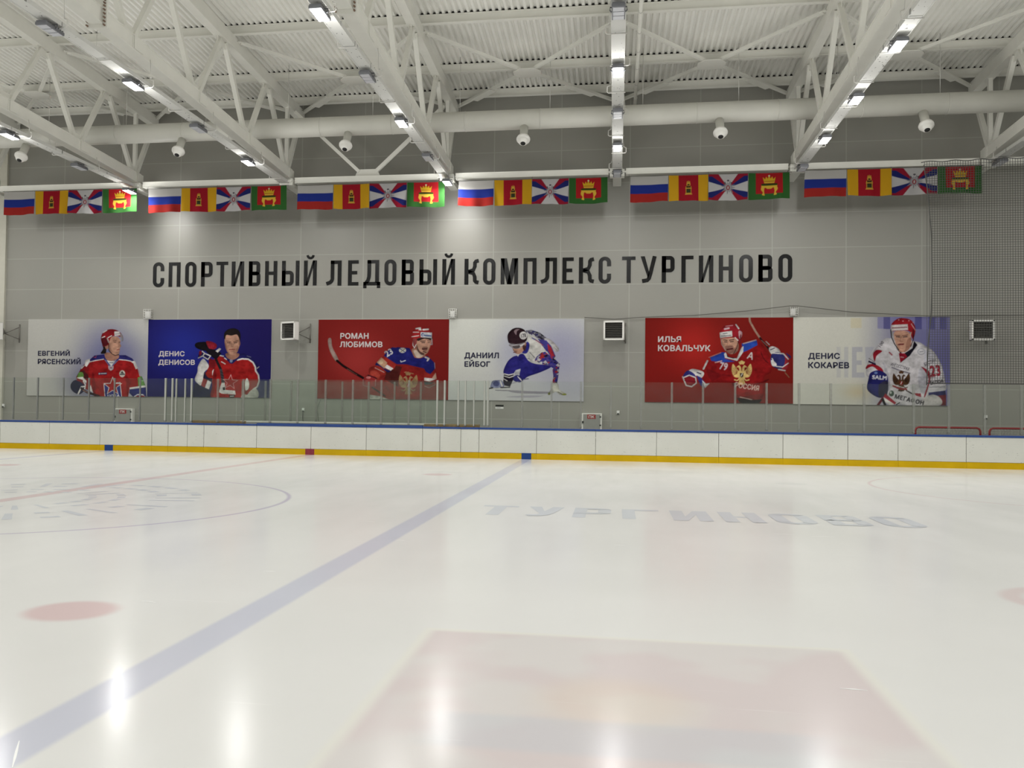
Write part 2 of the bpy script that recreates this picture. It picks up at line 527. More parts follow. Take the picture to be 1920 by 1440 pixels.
class Canvas:
    """a printed picture: polygons filled into a grid of colours that is later carried by a mesh's vertices.
    Points are given in the picture's own drawing units (w x h)."""
    def __init__(self, w, h, nx, ny, bg=(255, 255, 255), ss=2):
        self.w, self.h, self.nx, self.ny, self.ss = w, h, nx, ny, ss
        self.X, self.Y = np.meshgrid((np.arange(nx * ss) + 0.5) / (nx * ss) * w, (np.arange(ny * ss) + 0.5) / (ny * ss) * h)
        self.a = np.empty(self.X.shape + (3,), np.float32)
        self.a[:] = lin(bg)
    def _sub(self, x0, y0, x1, y1):
        H, W = self.X.shape
        i0 = max(int(y0 / self.h * H) - 1, 0); i1 = min(int(y1 / self.h * H) + 2, H)
        j0 = max(int(x0 / self.w * W) - 1, 0); j1 = min(int(x1 / self.w * W) + 2, W)
        return slice(i0, max(i1, i0)), slice(j0, max(j1, j0))
    def blend(self, sl, mask, c):
        c = lin(c).astype(np.float32)
        m = mask[..., None].astype(np.float32)
        self.a[sl] = self.a[sl] * (1 - m) + c * m
    def poly(self, pts, c, alpha=1.0):
        p = np.array(pts, float).reshape(-1, 2)
        sl = self._sub(p[:, 0].min(), p[:, 1].min(), p[:, 0].max(), p[:, 1].max())
        X, Y = self.X[sl], self.Y[sl]
        ins = np.zeros(X.shape, bool)
        n = len(p)
        for i in range(n):
            x1, y1 = p[i]; x2, y2 = p[(i + 1) % n]
            if y1 == y2: continue
            cond = ((y1 > Y) != (y2 > Y)) & (X < (x2 - x1) * (Y - y1) / (y2 - y1) + x1)
            ins ^= cond
        self.blend(sl, ins * alpha, c)
        return self
    def curve(self, pts, c, alpha=1.0, n=6):
        """closed smooth outline (Catmull-Rom) through the points"""
        p = np.array(pts, float).reshape(-1, 2)
        out = []
        N = len(p)
        for i in range(N):
            a, b, d, e = p[i - 1], p[i], p[(i + 1) % N], p[(i + 2) % N]
            for t in np.arange(n) / n:
                out.append(0.5 * (2 * b + (d - a) * t + (2 * a - 5 * b + 4 * d - e) * t * t + (3 * b - a - 3 * d + e) * t ** 3))
        return self.poly(np.array(out), c, alpha)
    def line(self, pts, wd, c, alpha=1.0):
        p = np.array(pts, float).reshape(-1, 2)
        sl = self._sub(p[:, 0].min() - wd, p[:, 1].min() - wd, p[:, 0].max() + wd, p[:, 1].max() + wd)
        X, Y = self.X[sl], self.Y[sl]
        d = np.full(X.shape, 1e9)
        for (x1, y1), (x2, y2) in zip(p[:-1], p[1:]):
            L = max((x2 - x1) ** 2 + (y2 - y1) ** 2, 1e-9)
            t = np.clip(((X - x1) * (x2 - x1) + (Y - y1) * (y2 - y1)) / L, 0, 1)
            d = np.minimum(d, np.hypot(X - x1 - t * (x2 - x1), Y - y1 - t * (y2 - y1)))
        self.blend(sl, (d < wd / 2) * alpha, c)
        return self
    def ell(self, cx, cy, rx, ry, c, alpha=1.0, rot=0.0):
        R = max(rx, ry)
        sl = self._sub(cx - R, cy - R, cx + R, cy + R)
        X, Y = self.X[sl] - cx, self.Y[sl] - cy
        cr, sr = math.cos(rot), math.sin(rot)
        u, v = X * cr + Y * sr, -X * sr + Y * cr
        self.blend(sl, ((u / rx) ** 2 + (v / ry) ** 2 < 1) * alpha, c)
        return self
    def glow(self, cx, cy, rx, ry, c, alpha=1.0, power=1.0):
        sl = (slice(None), slice(None))
        q = ((self.X - cx) / rx) ** 2 + ((self.Y - cy) / ry) ** 2
        self.blend(sl, alpha * np.exp(-q ** power), c)
        return self
    def grade(self, x0, x1, c, alpha=1.0, axis=0):
        """even ramp of ink across the print"""
        A = self.X if axis == 0 else self.Y
        t = np.clip((A - x0) / (x1 - x0), 0, 1)
        self.blend((slice(None), slice(None)), alpha * t * t * (3 - 2 * t), c)
        return self
    def speck(self, pts, colors, size, n, seed=0):
        """camouflage blotches inside a polygon's bounding box, kept to the polygon"""
        p = np.array(pts, float).reshape(-1, 2)
        r = np.random.default_rng(seed)
        keep = self.a.copy()
        for i in range(n):
            cx = r.uniform(p[:, 0].min(), p[:, 0].max()); cy = r.uniform(p[:, 1].min(), p[:, 1].max())
            k = r.integers(5, 8)
            th = np.sort(r.uniform(0, 2 * math.pi, k)); rad = size * r.uniform(0.5, 1.3, k)
            self.poly(np.stack([cx + rad * np.cos(th), cy + rad * np.sin(th) * 0.8], 1), colors[r.integers(len(colors))])
        new = self.a
        self.a = keep
        H, W = self.X.shape
        ins = np.zeros(self.X.shape, bool)
        N = len(p)
        for i in range(N):
            x1, y1 = p[i]; x2, y2 = p[(i + 1) % N]
            if y1 == y2: continue
            ins ^= ((y1 > self.Y) != (y2 > self.Y)) & (self.X < (x2 - x1) * (self.Y - y1) / (y2 - y1) + x1)
        self.a[ins] = new[ins]
        return self
    def text(self, s, x0, y0, x1, y1, c, bold=0.0, rot=0.0, alpha=1.0):
        """writing stretched to the box, optionally turned about the box's middle"""
        v, f = text_mesh(s, bold)
        a, b = v.min(0), v.max(0)
        P = np.stack([x0 + (v[:, 0] - a[0]) / (b[0] - a[0]) * (x1 - x0), y1 - (v[:, 1] - a[1]) / (b[1] - a[1]) * (y1 - y0)], 1)
        m = np.array([(x0 + x1) / 2, (y0 + y1) / 2])
        cr, sr = math.cos(rot), math.sin(rot)
        P = (P - m) @ np.array([[cr, sr], [-sr, cr]]) + m
        for q in f: self.poly(P[list(q)], c, alpha)
        return self
    def mark(self):
        """remember the plain background, so that what is drawn later counts as the pictured figure"""
        self.bg = self.a.copy()
        return self
    @staticmethod
    def _blur(m, r):
        for ax in (0, 1):
            for _ in range(2):
                p = np.concatenate([np.repeat(np.take(m, [0], ax), r + 1, ax), m, np.repeat(np.take(m, [-1], ax), r, ax)], ax)
                cs = np.cumsum(p, ax, dtype=np.float64)
                n = m.shape[ax]
                m = ((np.take(cs, range(2 * r + 1, 2 * r + 1 + n), ax) - np.take(cs, range(0, n), ax)) / (2 * r + 1)).astype(np.float32)
        return m
    @staticmethod
    def _noise(shape, ny, nx, r):
        g = r.normal(0, 1, (ny + 2, nx + 2))
        y = np.linspace(0, ny, shape[0]); x = np.linspace(0, nx, shape[1])
        i, j = y.astype(int), x.astype(int)
        fy, fx = (y - i)[:, None], (x - j)[None, :]
        fy, fx = fy * fy * (3 - 2 * fy), fx * fx * (3 - 2 * fx)
        return ((g[i][:, j] * (1 - fx) + g[i][:, j + 1] * fx) * (1 - fy) + (g[i + 1][:, j] * (1 - fx) + g[i + 1][:, j + 1] * fx) * fy).astype(np.float32)
    def photo(self, seed, soft=2):
        """give the pictured figure the tones of a printed photograph: modelling, folds, grain"""
        r = np.random.default_rng(seed)
        m = (np.abs(self.a - self.bg).max(-1) > 0.004).astype(np.float32)
        inner = self._blur(m, 16)
        shade = 0.50 + 0.42 * np.clip((inner - 0.45) / 0.5, 0, 1)
        H, W_ = m.shape
        fold = 0.13 * self._noise(m.shape, 18, 26, r) + 0.10 * self._noise(m.shape, 44, 52, r) + 0.06 * self._noise(m.shape, 110, 150, r)
        k = shade * np.clip(1 + fold, 0.5, 1.45)
        self.a *= (1 - m + m * k)[..., None]
        self.a *= (1 + 0.02 * self._noise(m.shape, 150, 220, r))[..., None]
        self.a = np.stack([self._blur(self.a[..., q], soft // 2) for q in range(3)], -1)
        return self
    def result(self, gain):
        ss = self.ss
        a = self.a.reshape(self.ny, ss, self.nx, ss, 3).mean((1, 3))
        return np.clip(a * gain, 0.0, 0.92)

def print_mesh(name, rgb, pos, material, parent=None, back=None):
    """grid mesh carrying the picture; pos(u, v) gives the point for u to the right, v downwards"""
    ny, nx = rgb.shape[:2]
    u, v = np.meshgrid((np.arange(nx) / (nx - 1)), np.arange(ny) / (ny - 1))
    P = np.stack(pos(u, v), -1).reshape(-1, 3).astype(np.float32)
    if parent is not None: P = P - np.array(base_of(parent)[:], np.float32)
    idx = np.arange(nx * ny).reshape(ny, nx)
    F = np.stack([idx[1:, :-1], idx[1:, 1:], idx[:-1, 1:], idx[:-1, :-1]], -1).reshape(-1, 4)
    me = bpy.data.meshes.new(name)
    me.vertices.add(nx * ny)
    me.vertices.foreach_set('co', P.ravel())
    me.loops.add(F.size)
    me.loops.foreach_set('vertex_index', F.ravel().astype(np.int32))
    me.polygons.add(len(F))
    me.polygons.foreach_set('loop_start', np.arange(0, F.size, 4, dtype=np.int32))
    me.update(calc_edges=True)
    at = me.color_attributes.new('print', 'FLOAT_COLOR', 'POINT')
    at.data.foreach_set('color', np.concatenate([rgb.reshape(-1, 3), np.ones((nx * ny, 1))], 1).astype(np.float32).ravel())
    me.materials.append(material)
    ob = bpy.data.objects.new(name, me)
    col.objects.link(ob)
    if parent is not None: ob.parent = parent
    return ob

# ------------------------------------------------------------------ the hall itself
X0, X1, Y0, Y1 = HALL
def struct(o): return tag(o, kind='structure')
struct(MB().box(X0, X1, -1.29, BOARD_Y + 0.12, -0.2, 0.0).build('floor', M['ice']))
f2 = MB()
f2.box(X0, X1, BOARD_Y + 0.12, Y1, -0.2, 0.0)
f2.box(X0, X1, Y0, -1.29, -0.2, 0.0)
struct(f2.build('floor_walkway', M['rubber']))
struct(MB().box(X0 - 0.2, X1 + 0.2, Y1, Y1 + 0.25, -0.2, 13.6).build('wall_back', M['wall']))
struct(MB().box(X0 - 0.2, X1 + 0.2, Y0 - 0.25, Y0, -0.2, 13.6).build('wall_front', M['plainwall']))
struct(MB().box(X0 - 0.25, X0, Y0, Y1, -0.2, 14.6).build('wall_left', M['plainwall']))
struct(MB().box(X1, X1 + 0.25, Y0, Y1, -0.2, 14.6).build('wall_right', M['plainwall']))
# pier at the left end of the wall
struct(MB().box(-27.0, -24.36, Y1 - 0.10, Y1, 0.0, 13.0).build('trim_1', mat('pale_pier', (0.56, 0.545, 0.47), 0.45, noise=0.03)))
# profiled roof sheets, ribs running across the rink
dk = MB()
pitch = 0.19
n = int((X1 - X0) / pitch)
for ya, yb in ((MID_Y, WALL_Y + 0.1), (MID_Y, Y0 - 0.1)):
    prof = []
    for i in range(n):
        x = X0 + i * pitch
        prof += [(x, 0.0), (x + 0.075, 0.0), (x + 0.105, 0.075), (x + 0.16, 0.075)]
    prof.append((X0 + n * pitch, 0.0))
    za, zb = deck_z(ya), deck_z(yb)
    vs = [(x, ya, za + h) for x, h in prof] + [(x, yb, zb + h) for x, h in prof]
    k = len(prof)
    dk.add(vs, [(i, i + 1, k + i + 1, k + i) for i in range(k - 1)])
dk_o = struct(dk.build('ceiling', M['deck']))
MB().box(X0 + 8, X1 - 6, WALL_Y - 0.05, WALL_Y - 0.03, deck_z(WALL_Y) + 0.004, deck_z(WALL_Y) + 0.07).build('dark_rib_strip', M['dark'], dk_o)  # dark strip put into the rib ends so they read as dark openings

# ------------------------------------------------------------------ roof trusses
M['rust'] = mat('rusty_bolt', (0.20, 0.13, 0.09), 0.7)
TR = [-24, -18, -12, -6, 0, 6, 12]
TRUSS_SAY = {-24: 'white roof truss whose last strut shows at the left edge', -18: 'white roof truss ending over the crown flag at the far left',
             -12: 'white roof truss ending over the second gap between flag rows', -6: 'white roof truss ending over the third gap between flag rows',
             0: 'white roof truss seen end-on, hidden by its own cable tray', 6: 'white roof truss leaning right, with three lit lamps below',
             12: 'white roof truss at the right edge beside the safety net'}
LN = [31.6, 27.95, 24.3, 20.7, 17.1, 13.85]
UN = [29.65, 26.05, 22.4, 18.8, 15.3]
for k in TR:
    t = thing('roof_truss', (k, WALL_Y, low_top(31.6)), TRUSS_SAY[k], 'roof truss', 'roof trusses')
    ya = 13.85
    # upper chord: I-beam with wide flanges
    m = MB()
    ye = WALL_Y - 0.06
    m.beam((k, ya, chord_top(ya) - 0.20), (k, ye, chord_top(ye) - 0.20), 0.27, 0.40)
    m.build('upper_chord', M['steel'], t)
    m = MB()
    yl = 31.85
    m.beam((k, ya, low_top(ya) - 0.185), (k, yl, low_top(yl) - 0.185), 0.30, 0.33)
    m.beam((k, ya, low_top(ya) - 0.013), (k, yl, low_top(yl) - 0.013), 0.335, 0.026)
    m.beam((k, ya, low_top(ya) - 0.362), (k, yl, low_top(yl) - 0.362), 0.335, 0.026)
    m.build('lower_chord', M['steel'], t)
    def plate(*b): MB().box(*b).build('gusset_plate', M['steel'], t)
    for y in LN[:-1]:
        for s in (-1, 1):
            plate(k + min(s * 0.155, s * 0.172), k + max(s * 0.155, s * 0.172), y - 0.03, y + 0.40, low_top(y) - 0.34, low_top(y) - 0.03)
            plate(k + min(s * 0.150, s * 0.168), k + max(s * 0.150, s * 0.168), y - 0.10, y - 0.06, low_top(y) - 0.34, low_top(y) - 0.03)
        plate(k - 0.012, k + 0.012, y - 0.35, y + 0.35, low_top(y) - 0.02, low_top(y) + 0.22)
    for y in UN:
        plate(k - 0.012, k + 0.012, y - 0.35, y + 0.35, chord_top(y) - 0.62, chord_top(y) - 0.38)
    def web(a, b, w=0.14):
        MB().beam(a, b, w, w).build('web_strut', M['steel'], t)
    for i, u in enumerate(UN):
        for l, sg in ((LN[i], 1), (LN[i + 1], -1)):
            web((k, u + sg * 0.16, chord_top(u) - 0.42), (k, l - sg * 0.18, low_top(l) + 0.02))
    web((k, 31.66, low_top(31.66)), (k, 31.66, chord_top(31.66) - 0.38), 0.13)
    web((k, 31.75, low_top(31.7)), (k, 32.95, chord_top(32.95) - 0.40), 0.15)
    m = MB()
    m.box(k - 0.25, k + 0.25, 31.62, 31.95, low_top(31.8) - 0.62, low_top(31.8) - 0.38)
    m.box(k - 0.15, k + 0.15, 31.8, WALL_Y, low_top(31.8) - 0.60, low_top(31.8) - 0.42)
    m.build('end_bracket', M['steel'], t)
    ys = 19.3
    sp = MB().box(k - 0.26, k + 0.26, ys - 0.03, ys + 0.03, low_top(ys) - 0.47, low_top(ys) + 0.22).build('splice_plate', M['steel'], t)
    for sx in (-1, 1):
        for dz in (0.17, 0.10, 0.03, -0.06, -0.15, -0.24, -0.33, -0.42):
            MB().lathe([(0, 0.022), (0.05, 0.022), (0.055, 0.012), (0.08, 0.012)], (k + sx * 0.215, ys - 0.03, low_top(ys) + dz), (0, -1, 0), 6).build('bolt', M['rust'], sp)

# purlins: long I-beams on top of the trusses
PUR = [(32.45, 'white roof purlin running closest to the back wall'), (30.2, 'white roof purlin, second from the back wall, through the brace centres'),
       (26.6, 'white roof purlin, third from the back wall, at the brace tops'), (23.0, 'white roof purlin, fourth from the back wall, near the top corner'),
       (19.4, 'white roof purlin, fifth from the back wall, almost out of view')]
for y, say in PUR:
    z = chord_top(y)
    m = MB()
    m.box(X0 + 8, X1 - 6, y - 0.08, y + 0.08, z, z + 0.02)
    m.box(X0 + 8, X1 - 6, y - 0.008, y + 0.008, z + 0.02, z + 0.25)
    m.box(X0 + 8, X1 - 6, y - 0.08, y + 0.08, z + 0.25, z + 0.27)
    o = tag(m.build('roof_purlin', M['steel']), say, 'purlin', 'roof purlins')
    MB().box(X0 + 8, X1 - 6, y - 0.01, y + 0.01, z + 0.272, z + 0.352).build('dark_rib_strip', M['dark'], o)  # dark strip added so the rib gaps over the purlin read dark

# diagonal roof braces, one cross per bay
BAY = {-24: 'leftmost white cross brace under the roof', -18: 'white cross brace under the roof behind the left nozzles',
       -12: 'white cross brace under the roof above the V-brace', -6: 'white cross brace under the roof left of the middle tray',
       0: 'white cross brace under the roof right of the middle tray', 6: 'rightmost white cross brace under the roof'}
for k in TR[:-1]:
    xc, yc = k + 3.0, 30.1
    t = thing('cross_brace', (xc, yc, chord_top(yc)), BAY[k], 'roof brace', 'cross braces under the roof')
    zz = lambda y: chord_top(y) - 0.10
    for sx in (-1, 1):
        for y0_, x0_ in ((26.95, sx * 2.80), (32.95, sx * 2.84)):
            a = Vector((xc + sx * 0.25, yc + (0.25 if y0_ > yc else -0.25), zz(yc)))
            b = Vector((xc + x0_, y0_, zz(y0_)))
            MB().beam(a, b, 0.10, 0.10, (0, 1, 0)).build('brace_rod', M['steel'], t)
            d = (b - a).normalized()
            MB().beam(b - d * 0.10, b + d * 0.12, 0.02, 0.2, (0, 0, 1)).build('end_plate', M['steel'], t)
    m = MB()
    m.prism([(xc - 0.45, yc - 0.15), (xc - 0.25, yc - 0.42), (xc + 0.25, yc - 0.42), (xc + 0.45, yc - 0.15), (xc + 0.45, yc + 0.15),
             (xc + 0.25, yc + 0.42), (xc - 0.25, yc + 0.42), (xc - 0.45, yc + 0.15)], chord_top(yc) - 0.17, chord_top(yc) - 0.15, 'xy')
    m.build('centre_plate', M['steel'], t)
    for sx in (-1, 1):
        px, py = xc + sx * 1.75, 31.87
        m = MB()
        m.beam((px - sx * 0.4, py - 0.42, zz(py - 0.42) - 0.062), (px + sx * 0.4, py + 0.42, zz(py + 0.42) - 0.062), 0.30, 0.02, (1, -sx, 0))
        m.build('side_plate', M['steel'], t)

# white edge beams between the truss ends, the flags hang just below them
EB = {-30: 'white edge beam cut by the left picture edge', -24: 'white edge beam above the flag row at the far left', -18: 'white edge beam above the second flag row',
      -12: 'white edge beam carrying the V-shaped brace', -6: 'white edge beam above the fourth flag row', 0: 'white edge beam above the fifth flag row',
      6: 'white edge beam above the flag row at the far right', 12: 'white edge beam behind the safety net at the right edge'}
for k in [-24] + TR[1:]:
    a, b = k + 0.30, k + 5.70
    m = MB()
    m.box(a, b, 31.72, 31.96, 9.78, 9.80 + 0.17)
    m.box(a, b, 31.70, 31.98, 9.955, 9.975)
    m.box(a, b, 31.70, 31.98, 9.765, 9.785)
    o = m.build('edge_beam', M['steel'])
    tag(o, EB[k], 'beam', 'white edge beams')
    for x in (a, b):
        s = -0.22 if x == a else 0.22
        MB().box(min(x, x + s), max(x, x + s), 31.80, 31.86, 9.86, 9.90).build('end_lug', M['steel'], o)
# V-shaped portal brace in one bay
t = thing('portal_brace', (-8.97, 31.84, 9.975), 'white V-shaped brace standing on the edge beam between two trusses', 'brace')
m = MB(); m.prism([(-9.45, 9.977), (-8.5, 9.977), (-8.62, 10.24), (-9.33, 10.24)], 31.83, 31.85); m.build('foot_plate', M['steel'], t)
for sx in (-1, 1):
    MB().beam((-8.97 + sx * 0.32, 31.84, 10.16), (-8.97 + sx * 2.80, 31.84, 12.45), 0.12, 0.12, (0, 1, 0)).build('brace_rod', M['steel'], t)

# ------------------------------------------------------------------ cable trays and floodlights
TRAY_SAY = {-18: 'white perforated cable tray under the leftmost full truss', -12: 'white perforated cable tray under the second full truss from the left',
            -6: 'white perforated cable tray left of the middle one', 0: 'white cable tray running straight away in the middle',
            6: 'white cable tray with three lit lamps right of the middle', 12: 'white cable tray end beside the net at the right edge'}
TZ = 9.73
def tray_mat():
    m = bpy.data.materials.new('perforated_tray')
    m.use_nodes = True
    nt = m.node_tree
    b = nt.nodes['Principled BSDF']
    nb = NB(nt)
    geo = nt.nodes.new('ShaderNodeNewGeometry')
    d = nb.smooth(nb.noise(nb.mapping(geo.outputs['Position'], (9, 5, 1)), 2.0, 1, 0.3), 0.72, 0.75)
    c = nb.mix(d, (0.60, 0.60, 0.575), (0.22, 0.22, 0.21))
    nt.links.new(c, b.inputs['Base Color'])
    b.inputs['Roughness'].default_value = 0.65
    b.inputs['Specular IOR Level'].default_value = 0.04
    return m
M['perf'] = tray_mat()
for k in TR[1:]:
    t = thing('cable_tray', (k, 31.9, TZ), TRAY_SAY[k], 'cable tray', 'cable trays under the trusses')
    m = MB()
    for y in np.arange(14.0, 31.5, 1.85):
        y2 = min(y + 1.84, 31.5)
        m.box(k - 0.135, k + 0.135, y, y2, TZ, TZ + 0.012)
    m.box(k - 0.155, k - 0.135, 14.0, 31.5, TZ - 0.012, TZ + 0.09)
    m.box(k + 0.135, k + 0.155, 14.0, 31.5, TZ - 0.012, TZ + 0.09)
    m.build('tray_channel', M['perf'], t)
    for i, y in enumerate(np.arange(15.9, 31.4, 1.85)):
        s = 1 if i % 2 else -1
        MB().tube([(k - s * 0.19, y, TZ - 0.025), (k + s * 0.24, y, TZ - 0.025), (k + s * 0.27, y, TZ), (k + s * 0.27, y, TZ + 0.14), (k + s * 0.20, y, TZ + 0.17)],
                  0.013, 6).build('tray_hook', M['galv'], t)
        MB().tube([(k + s * 0.20, y, TZ + 0.16), (k + s * 0.17, y, low_top(y) - 0.30)], 0.007, 6).build('hanger_rod', M['galv'], t)
    MB().box(k - 0.30, k + 0.30, 31.38, 31.45, TZ + 0.02, TZ + 0.07).build('end_crossbar', M['steel'], t)

def flood_light(x, y, z, energy=LAMP_W):
    ld = bpy.data.lights.new('floodlight_beam', 'AREA')
    ld.shape = 'RECTANGLE'
    ld.size, ld.size_y = 0.26, 0.62
    ld.energy = energy
    ld.color = (1.0, 0.99, 0.965)
    lo = bpy.data.objects.new('floodlight_beam', ld)
    lo.location = (x, y, z)
    col.objects.link(lo)
    # added point light below the lens, brightens the deck, roof steel and upper wall
    sd = bpy.data.lights.new('floodlight_added_spill', 'POINT')
    sd.shadow_soft_size = 0.20
    sd.energy = energy * ADDED_SPILL
    sd.color = ld.color
    so = bpy.data.objects.new('floodlight_added_spill', sd)
    so.location = (x, y, z - 0.28)
    col.objects.link(so)
    return lo

LAMPS = {-18: [(24.5, 1, 'lit floodlight over the nozzle at the left edge'), (28.1, 0, 'unlit grey floodlight between the two lit ones at far left'),
               (31.12, 1, 'lit floodlight in front of the green crown flag at far left')],
         -12: [(17.55, 0, 'unlit grey floodlight in the top left corner'), (20.95, 1, 'lit floodlight on the second tray, higher one'),
               (24.55, 0, 'unlit grey floodlight in front of the air duct at left'), (28.15, 1, 'lit floodlight on the second tray above the second flag row')],
         -6: [(17.55, 1, 'lit floodlight at the top edge left of the middle'), (21.15, 0, 'unlit grey floodlight below the lit one at the top edge'),
              (24.7, 1, 'lit floodlight crossing the air duct left of the middle'), (28.3, 0, 'unlit grey floodlight between duct and third flag row'),
              (31.12, 1, 'lit floodlight between third and fourth flag rows')],
         0: [(18.25, 0, 'unlit grey floodlight at the top of the middle tray'), (21.5, 1, 'lit floodlight, upper one on the middle tray'),
             (24.65, 0, 'unlit grey floodlight on the middle tray over the duct'), (27.8, 1, 'lit floodlight, lower one on the middle tray'),
             (31.0, 0, 'unlit grey floodlight at the wall end of the middle tray')],
         6: [(20.7, 1, 'lit floodlight nearest the top right, on the right tray'), (24.2, 1, 'lit floodlight on the right tray beside the duct'),
             (27.7, 1, 'lit floodlight lowest on the right tray'), (30.9, 0, 'unlit grey floodlight at the wall end of the right tray')],
         12: [(30.9, 0, 'unlit grey floodlight behind the net at the right edge')]}
LZ = 9.56
for k0, row in LAMPS.items():
    for y, on, say in row:
        k = k0 + (0.12 if y > 31.05 else 0)
        z = LZ - (0.10 if y > 31.05 else 0)
        t = thing('floodlight', (k, y, z + 0.17), say, 'floodlight', 'floodlights under the trays')
        m = MB()
        m.bbox(k - 0.135, k + 0.135, y - 0.32, y + 0.32, z, z + 0.07, 0.012)
        for q in range(9):
            m.box(k - 0.12, k + 0.12, y - 0.30 + q * 0.072, y - 0.285 + q * 0.072, z + 0.07, z + 0.10)
        m.build('housing', M['grey_metal'], t)
        for q in range(3):
            yy = y - 0.20 + q * 0.20
            MB().bbox(k - 0.11, k + 0.11, yy - 0.085, yy + 0.085, z - 0.012, z + 0.004, 0.004).build('lens', M['lens_on' if on else 'lens_off'], t)
        MB().tube([(k - 0.14, y, z + 0.03), (k - 0.17, y, z + 0.06), (k - 0.17, y, z + 0.125), (k + 0.17, y, z + 0.125), (k + 0.17, y, z + 0.06), (k + 0.14, y, z + 0.03)],
                  0.014, 6).build('bracket', M['grey_metal'], t)
        if y > 31.05:
            MB().tube([(k - 0.02, y, z + 0.12), (k - 0.02, y, TZ - 0.002)], 0.014, 8).build('hanger_rod', M['galv'], t)
        if on: flood_light(k, y, z - 0.02)
# the rest of the hall's lamps, over the near half of the rink and beyond the picture sides
for k, ys in {-18: (17.3, 10.1, 2.9), -12: (13.8, 6.6, -0.6), -6: (10.4, 3.2), 0: (14.2, 7.0, 0.0), 6: (13.5, 6.3, -0.5), 12: (23.8, 16.6, 9.4, 2.2),
              -24: (28.2, 21.0, 13.8, 6.6), -30: (31.8, 24.5, 17.3, 10.1, 2.9), -36: (28.2, 21.0, 13.8, 6.6), -42: (24.5, 17.3, 10.1),
              18: (27.4, 20.2, 13.0, 5.8), 23: (23.8, 16.6, 9.4)}.items():
    for y in ys: flood_light(k, y, LZ - 0.02)

# ------------------------------------------------------------------ air duct
DY, DZ, DR = 29.62, 11.14, 0.325
duct = thing('air_duct', (0, DY, DZ), 'long round white air duct crossing the hall below the roof', 'air duct')
m = MB()
m.tube([(X0 + 10, DY, DZ), (X1 - 6, DY, DZ)], DR, 40)
m.build('duct_tube', M['duct'], duct)
for x in np.arange(-27.5, 15, 2.5):
    MB().tube([(x - 0.012, DY, DZ), (x + 0.012, DY, DZ)], DR + 0.008, 40).build('seam_ring', M['duct'], duct)
for x in np.arange(-26.2, 15, 3.0):
    MB().tube([(x, DY, DZ + DR - 0.02), (x, DY, deck_z(DY))], 0.009, 6).build('hanger_wire', M['galv'], duct)
for i, x in enumerate((-21.0, -15.02, -9.02, -3.03, 3.2, 9.28)):
    d = Vector((0, -0.50, -0.866)).normalized()
    p = Vector((x, DY - 0.06, DZ - DR + 0.10))
    m = MB()
    m.lathe([(0.0, 0.14), (0.44, 0.128), (0.52, 0.15)], p, d, 24)
    nz = m.build('nozzle_neck', M['duct'], duct)
    q = p + d * 0.52
    m = MB()
    m.lathe([(0.0, 0.15), (0.05, 0.205), (0.10, 0.225), (0.14, 0.22), (0.15, 0.19), (0.20, 0.175), (0.26, 0.14), (0.30, 0.09)], q, d, 28)
    m.build('jet_head', M['casing'], nz)
    MB().lathe([(0.0, 0.082), (0.012, 0.082)], q + d * 0.295, d, 20).build('jet_opening', M['dark'], nz)  # dark disc stands in for the shade inside the nozzle mouth
# drain pipe dropping beside the middle tray
pp = MB()
pp.tube([(0.60, 15.5, 12.85), (0.60, 29.3, 12.45), (0.60, 32.9, 12.35)], 0.055, 14)
o = tag(pp.build('drain_pipe', M['steel']), 'thin white pipe running beside the middle cable tray', 'pipe')
for y in np.arange(16, 32.5, 1.3):
    MB().tube([(0.60, y - 0.015, 12.85 - 0.029 * (y - 15.5)), (0.60, y + 0.015, 12.85 - 0.029 * (y - 15.5))], 0.066, 14).build('pipe_clip', M['galv'], o)

# ------------------------------------------------------------------ rink boards
SEAM = [-23.02, -21.15, -19.28, -17.39, -15.49, -14.90, -14.21, -13.62, -11.76, -9.88, -8.00, -6.13, -5.56, -4.88, -4.29, -2.45, -0.60,
        1.27, 3.14, 5.03, 6.90, 8.32, 10.21, 12.08, 13.95]
BY = BOARD_Y
for i, (a, b) in enumerate(zip(SEAM[:-1], SEAM[1:])):
    mid = (a + b) / 2
    narrow = b - a < 0.8
    team = -11.8 < mid < -6.1
    say = '%s white rink board panel, the %s along the far side from the left' % ('narrow gate' if narrow else 'wide', ORD[i])
    t = thing('board_panel', (mid, BY + 0.06, 0.0), say, 'rink board', 'far rink boards')
    MB().bbox(a + 0.006, b - 0.006, BY, BY + 0.12, 0.19, CAP_Z - 0.06, 0.006).build('facing', M['board'], t)
    top = CAP_Z + (0.03 if team else 0)
    MB().bbox(a + 0.001, b - 0.001, BY - 0.02, BY + 0.14, CAP_Z - 0.065, top, 0.012).build('cap_rail', M['cap'], t)
    cuts = [a + 0.002, b - 0.002]
    marks = [(x, mm) for x, mm in ((BLUE_X, 'navy'), (BLUE2_X, 'navy'), (RED_X, 'crimson')) if a < x + 0.155 and x - 0.155 < b]
    for x, mm in marks: cuts += [max(x - 0.155, a + 0.002), min(x + 0.155, b - 0.002)]
    cuts.sort()
    km = MB()
    for c0, c1 in zip(cuts[:-1], cuts[1:]):
        if marks and any(abs((c0 + c1) / 2 - x) < 0.15 for x, _ in marks): continue
        if c1 - c0 > 0.01: km.box(c0, c1, BY - 0.012, BY + 0.11, 0.0, 0.185)
    km.build('kick_plate', M['yellow'], t)
    for x, mm in marks:
        MB().box(max(x - 0.153, a + 0.001), min(x + 0.153, b - 0.001), BY - 0.013, BY + 0.11, 0.0, 0.195).build('line_mark', M[mm], t)
    if narrow and abs(mid + 14.55) > 0.2 and abs(mid + 5.22) > 0.2:
        for z in (0.45, 0.62):
            MB().box(b - 0.045, b - 0.004, BY - 0.004, BY + 0.01, z, z + 0.05).build('hinge', M['galv'], t)

